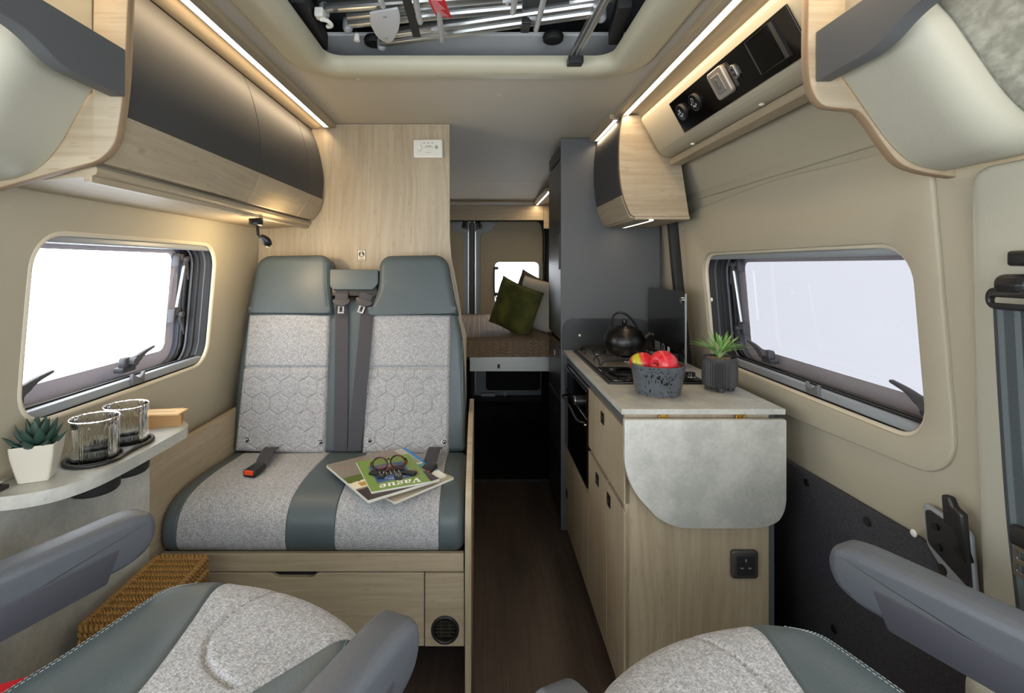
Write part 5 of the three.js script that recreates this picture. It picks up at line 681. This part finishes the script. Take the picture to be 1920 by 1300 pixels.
// ================= BED =================
{ const rail = thing('bed_rail', 'brushed aluminium rail along the front of the bed', 'rail'); mesh('profile', [bx(-0.062, 0.86, 0.642, 0.733, 3.05, 3.075, 0.002), bx(-0.062, 0.86, 0.671, 0.674, 3.0485, 3.05, 0), bx(-0.062, 0.86, 0.705, 0.707, 3.0485, 3.05, 0)], MT.aluP, rail); { const p = PD(935, 687, 3.05); mesh('catch', bx(p.x - 0.008, p.x + 0.008, p.y - 0.012, p.y + 0.012, 3.044, 3.051, 0.001), MT.black, rail); }
  const g = surf(80, 70, (s, t) => { const x = lerp(-0.95, 0.90, s), d = 3.045 + 1.60 * t, e = Math.min(t, 1) * 1.60; let y = 0.735 + 0.098 * Math.sqrt(Math.max(0, 1 - Math.pow(1 - clamp(e / 0.085), 2))) + 0.010 * fb(s, t, 7, 6, 5, 3); if (t === 0) y = 0.726 + 0.006 * fb(s, 0, 20, 1, 9, 2); return V(x, y, -d); });
  const b = thing('mattress', 'mattress under a taupe herringbone bedspread', 'mattress'); mesh('bedspread', uvm(g, 'x'), std('#86705a', 0.75, { bumpMap: T.quilt, bumpScale: 0.005 }), b); mesh('mattress_core', bx(-0.95, 0.88, 0.70, 0.74, 3.08, 4.64, 0.01), MT.blackM, b);
  for (const [x, l] of [[-0.10, 'black side board under the bed at the bench side'], [0.575, 'black side board under the bed at the wardrobe side']]) tag(mesh('bed_side_board', bx(x, x + 0.02, 0.014, 0.69, 3.08, 4.66, 0.001), MT.blackM), l, 'board');
  const cushion = (name, label, W, H2, th, mat) => { const g2 = thing(name, label, 'cushion'); const sh = (s, t, k) => { const x = s * 2 - 1, y = t * 2 - 1, pin = 1 - 0.10 * (1 - x * x) * 0 , ex_ = Math.pow(Math.max(0, (1 - x ** 4) * (1 - y ** 4)), 0.55); return V(x * W / 2 * (1 - 0.07 * (1 - y * y)) , y * H2 / 2 * (1 - 0.07 * (1 - x * x)), k * th / 2 * ex_ + 0.004 * (fb(s, t, 6, 6, 7, 2) - 0.5)); };
    mesh('cover', [surf(30, 30, (s, t) => sh(s, t, 1), 1, 1), surf(30, 30, (s, t) => sh(1 - s, t, -1), 1, 1)], mat, g2); const pts = []; for (let i = 0; i < 80; i++) { const q = i / 20, k = Math.floor(q), f = q - k; const [s, t] = [[f, 0], [1, f], [1 - f, 1], [0, 1 - f]][k]; pts.push(sh(s, t, 0)); } mesh('piping', tube(pts, 0.003, 160, 5, true), mat, g2); return g2; };
  const vm = phys('#ffffff', 0.8, { map: T.velvet, sheen: 0.5, sheenColor: new THREE.Color('#8a8a4a'), sheenRoughness: 0.5 });
  const c1 = cushion('green_cushion', 'olive green velvet cushion standing on the bed', 0.36, 0.33, 0.13, vm); c1.position.set(0.232, 1.000, -3.35); c1.rotation.set(-0.12, -0.75, -0.30, 'YXZ');
  const c2 = cushion('dark_cushion', 'dark olive cushion half hidden behind the green velvet cushion', 0.36, 0.33, 0.11, std('#3c3d33', 0.85)); c2.position.set(0.40, 1.035, -3.86); c2.rotation.set(-0.15, -0.7, -0.35, 'YXZ');
  const c3 = cushion('white_pillow', 'large off-white pillow leaning at the wardrobe behind the green cushion', 0.50, 0.36, 0.15, std('#d8d2c6', 0.85)); c3.position.set(0.425, 1.000, -3.47); c3.rotation.set(-0.12, -1.0, -0.12, 'YXZ');
}
// ================= RIGHT DOOR PILLAR, BELT, LATCH =================
{ const s = rpoly([[0.62, 0.0], [0.965, 0.0], [0.943, 0.80, 0.2], [0.908, 1.40, 0.03], [0.895, 1.452, 0.03], [0.62, 1.452]]);
  const p = tag(mesh('pillar_trim', uvm(onSide(ex(s, 0.03, 0.011, 4).translate(0, 0, -0.018), 1), 'y'), MT.cab), 'pale trim of the door pillar behind the hanging seat belt', 'trim');
  tag(mesh('belt_housing', smooth(bx(0.80, 0.905, 0.0, 0.628, 0.58, 0.865, 0.05, 5), 1), MT.cab), 'rounded pale trim foot at the base of the door pillar', 'trim');
  const b = thing('pillar_belt', 'grey striped seat belt hanging from a black anchor on the door pillar', 'seat belt');
  const X = 0.852, d = 0.815, y = EYE - (575 - CY) * d / F;
  const stripe = tex(64, 64, (u) => { const k = Math.abs(u - 0.5); return k > 0.36 ? [52, 58, 62] : k > 0.16 ? [96, 106, 110] : [66, 74, 78]; }, true, 1, 1);
  mesh('webbing', ribbon([V(X, y, -d), V(X + 0.004, y - 0.15, -d + 0.004), V(X + 0.010, y - 0.35, -d + 0.012), V(X + 0.016, 0.72, -d + 0.022)], 0.050, V(0, 0, 1)), std('#ffffff', 0.6, { map: stripe, bumpMap: T.strap, bumpScale: 0.0005 }), b);
  const rg = rrect(-0.036, -0.016, 0.036, 0.020, 0.016); rg.holes.push(rrect(-0.027, -0.008, 0.027, 0.004, 0.005, THREE.Path));
  mesh('anchor_ring', smooth(ex(rg, 0.012, 0.004)).rotateY(-Math.PI / 2).translate(X + 0.006, y + 0.010, -d), MT.black, b); mesh('anchor_cap', smooth(bx(X - 0.010, X + 0.030, y + 0.018, y + 0.052, d - 0.03, d + 0.024, 0.015, 4), 1), MT.black, b);
  mesh('height_adjuster', smooth(bx(X + 0.01, X + 0.035, y + 0.065, y + 0.09, d - 0.03, d + 0.016, 0.005, 2)), MT.black, b);
  const q = thing('door_belt_tongue', 'seat belt tongue with a silver plate hanging low on the door pillar', 'buckle'); const yy = EYE - (1020 - CY) * 0.80 / F; mesh('grip', smooth(bx(X - 0.004, X + 0.012, yy - 0.006, yy + 0.026, 0.765, 0.815, 0.006, 2)), MT.black, q); const st = rrect(-0.014, -0.05, 0.014, 0.0, 0.003); st.holes.push(rrect(-0.008, -0.042, 0.008, -0.030, 0.002, THREE.Path), rrect(-0.008, -0.022, 0.008, -0.010, 0.002, THREE.Path)); mesh('plate', ex(st, 0.003, 0.0006).rotateY(-Math.PI / 2).translate(X + 0.004, yy - 0.004, -0.797), MT.steel, q);
  // latch mechanism of the door
  const l = thing('door_latch', 'black sliding door latch mechanism on a grey plate', 'latch');
  mesh('surround', onSide(ex(rpoly([[0.955, 0.625, 0.02], [1.0, 0.645, 0.02], [1.055, 0.700, 0.01], [1.055, 0.788, 0.01], [0.955, 0.775, 0.01]]), 0.012, 0.003).translate(0, 0, -0.022), 1), MT.greyMetal, l);
  mesh('plate', onSide(ex(rpoly([[0.957, 0.665, 0.01], [1.0, 0.685, 0.01], [1.045, 0.708, 0.01], [1.045, 0.780, 0.01], [0.957, 0.768, 0.01]]), 0.012, 0.003).translate(0, 0, -0.028), 1), MT.blackM, l);
  mesh('handle', onSide(ex(rpoly([[0.945, 0.72, 0.004], [0.962, 0.745, 0.01], [0.962, 0.775, 0.006], [0.986, 0.78, 0.004], [0.986, 0.836, 0.006], [0.968, 0.838, 0.004], [0.962, 0.822, 0.004], [0.945, 0.815, 0.004]]), 0.016, 0.005).translate(0, 0, -0.044), 1), MT.black, l);
  for (const [dd, y2] of [[1.018, 0.755], [1.016, 0.715], [0.972, 0.735]]) mesh('screw', new THREE.CylinderGeometry(0.007, 0.007, 0.006, 16).rotateZ(Math.PI / 2).translate(wallR(y2) - 0.030, y2, -dd), std('#2c2c2d', 0.35, { metalness: 0.6 }), l);
}
// ================= SWIVELLED CAB SEATS =================
function cabSeat(cx, cd, ry, mir, names) {
  const g = thing('swivel_seat', names[0], 'seat', 'swivelled cab seats'); g.position.set(cx, 0, -cd); g.rotation.y = ry;
  const prof = new THREE.CatmullRomCurve3([[-0.40, 0.56], [-0.39, 0.63], [-0.30, 0.650], [-0.15, 0.653], [-0.02, 0.660], [0.06, 0.662], [0.105, 0.650], [0.130, 0.620], [0.138, 0.580], [0.128, 0.535], [0.09, 0.51]].map(([f, y]) => V(f, y + 0.022, 0)), false, 'centripetal'), N = 200, P = prof.getSpacedPoints(N);
  const half = (f) => 0.248 - 0.03 * sstep(0.0, 0.13, f) - 0.02 * sstep(-0.2, -0.4, f);
  const bnd = (f, sg = mir) => lerp(0.068, 0.178, sstep(-0.22, 0.13, f)) - (sg === mir ? 0 : 0.036);                                    // half width of the fabric
  const seamPts = [[-0.023, 0.150], [-0.040, 0.09], [-0.050, 0.03], [-0.040, -0.03], [-0.012, -0.062], [0.03, -0.080], [0.075, -0.085]].map(([x, f]) => V2(x * mir, f)), seamC = new THREE.CatmullRomCurve3(seamPts.map((p) => V(p.x, p.y, 0))).getPoints(40);
  const place = (x, j) => { const p = P[j], f = p.x, h = half(f), s = clamp(Math.abs(x) / h), front = sstep(-0.05, 0.12, f); let y = p.y, ff = f - 0.055 * s * s * front - 0.05 * Math.pow(s, 6) * front;
    y += 0.012 * Math.exp(-Math.pow((s - 0.74) / 0.16, 2)) * (1 - front * 0.6); const e = clamp((s - 0.80) / 0.20); y -= 0.075 * (1 - Math.sqrt(Math.max(0, 1 - e * e)));
    let dm = 9; for (const c of seamC) dm = Math.min(dm, Math.hypot(c.x - x, c.y - f)); y -= 0.007 * Math.exp(-Math.pow(dm / 0.005, 2)); const de = Math.abs(Math.abs(x) - bnd(f, Math.sign(x))); y -= 0.004 * Math.exp(-Math.pow(de / 0.004, 2));
    return V(x, y, -ff); };
  const part = (name, a, b, n, mat) => mesh(name, uvm(surf(n, N, (s, t, i, j) => { const f = P[j].x; return place(lerp(a(f), b(f), s), j); }), 'x'), mat, g);
  part('seat_fabric', (f) => -bnd(f, -1), (f) => bnd(f, 1), 90, MT.fabric); part('seat_bolster', (f) => -half(f), (f) => -bnd(f, -1), 30, MT.leather); part('seat_bolster', (f) => bnd(f, 1), (f) => half(f), 30, MT.leather);
  for (const sg of [-1, 1]) for (const o of [0.045, 0.053]) { const q = []; let acc = 0, prev = null; for (let j = 20; j < 150; j += 2) { const f = P[j].x, p = place(sg * (half(f) - o), j).add(V(0, 0.0008, 0)); if (prev && j % 1 === 0) q.push(tube([prev, prev.clone().lerp(p, 0.62)], 0.0008, 1, 4)); prev = p; } mesh('stitching', q, MT.thread, g).userData.kind = 'stuff'; }
  mesh('seat_pan', smooth(bx(-0.235, 0.235, 0.36, 0.60, -0.40, 0.045, 0.04, 4), 1), MT.leather, g); mesh('front_roll', smooth(bx(-0.20, 0.20, 0.40, 0.56, -0.10, 0.085, 0.05, 4), 1), MT.leather, g);
  mesh('swivel_base', [bx(-0.20, 0.20, 0.18, 0.36, -0.36, 0.0, 0.02, 2)], MT.blackM, g);
  // armrests
  for (const sg of [-1, 1]) { const x = sg * 0.303, ext = sg === -mir ? 0.035 : 0, up = sg === -mir ? 0.012 : 0, A = rpoly([[-0.46, 0.706, 0.01], [-0.03, 0.712, 0.03], [0.006, 0.738, 0.03], [0.006, 0.785, 0.03], [-0.02, 0.802, 0.04], [-0.46, 0.806, 0.01]]);
    const a = mesh('armrest', uvm(exX(A, x - 0.031, x + 0.031, 0.016, 6), 'z'), MT.armrest, g); a.position.set(0, up, -ext); mesh('armrest_side', exX(rpoly([[-0.46, 0.702, 0.004], [-0.088, 0.704, 0.004], [-0.066, 0.756, 0.004], [-0.46, 0.758, 0.004]]), x - 0.0322, x + 0.0322, 0.002, 2), MT.armside, a); }
  mesh('arm_post', [bx(-0.33, -0.275, 0.45, 0.72, -0.47, -0.40, 0.01), bx(0.275, 0.33, 0.45, 0.72, -0.47, -0.40, 0.01)], MT.armside, g);
  return g;
}
cabSeat(-0.388, 0.835, -0.41, 1, ['swivelled cab seat beside the woven basket, both armrests in view']);
cabSeat(0.36, 0.72, 0.42, -1, ['swivelled cab seat beside the black door panel and the kitchen end']);
{ const g = thing('cab_belt_buckle', 'black seat belt buckle with a red button beside the cab seat', 'buckle'), p = PY(28, 1293, 0.66); g.position.copy(p); g.rotation.y = -1.1; mesh('buckle_body', smooth(bx(-0.016, 0.016, -0.10, 0.004, -0.03, 0.03, 0.005, 2)), MT.black, g); mesh('red_button', smooth(bx(-0.011, 0.011, 0.0, 0.008, -0.024, 0.024, 0.003, 2)), MT.red, g); }
renderer.render(scene, camera);
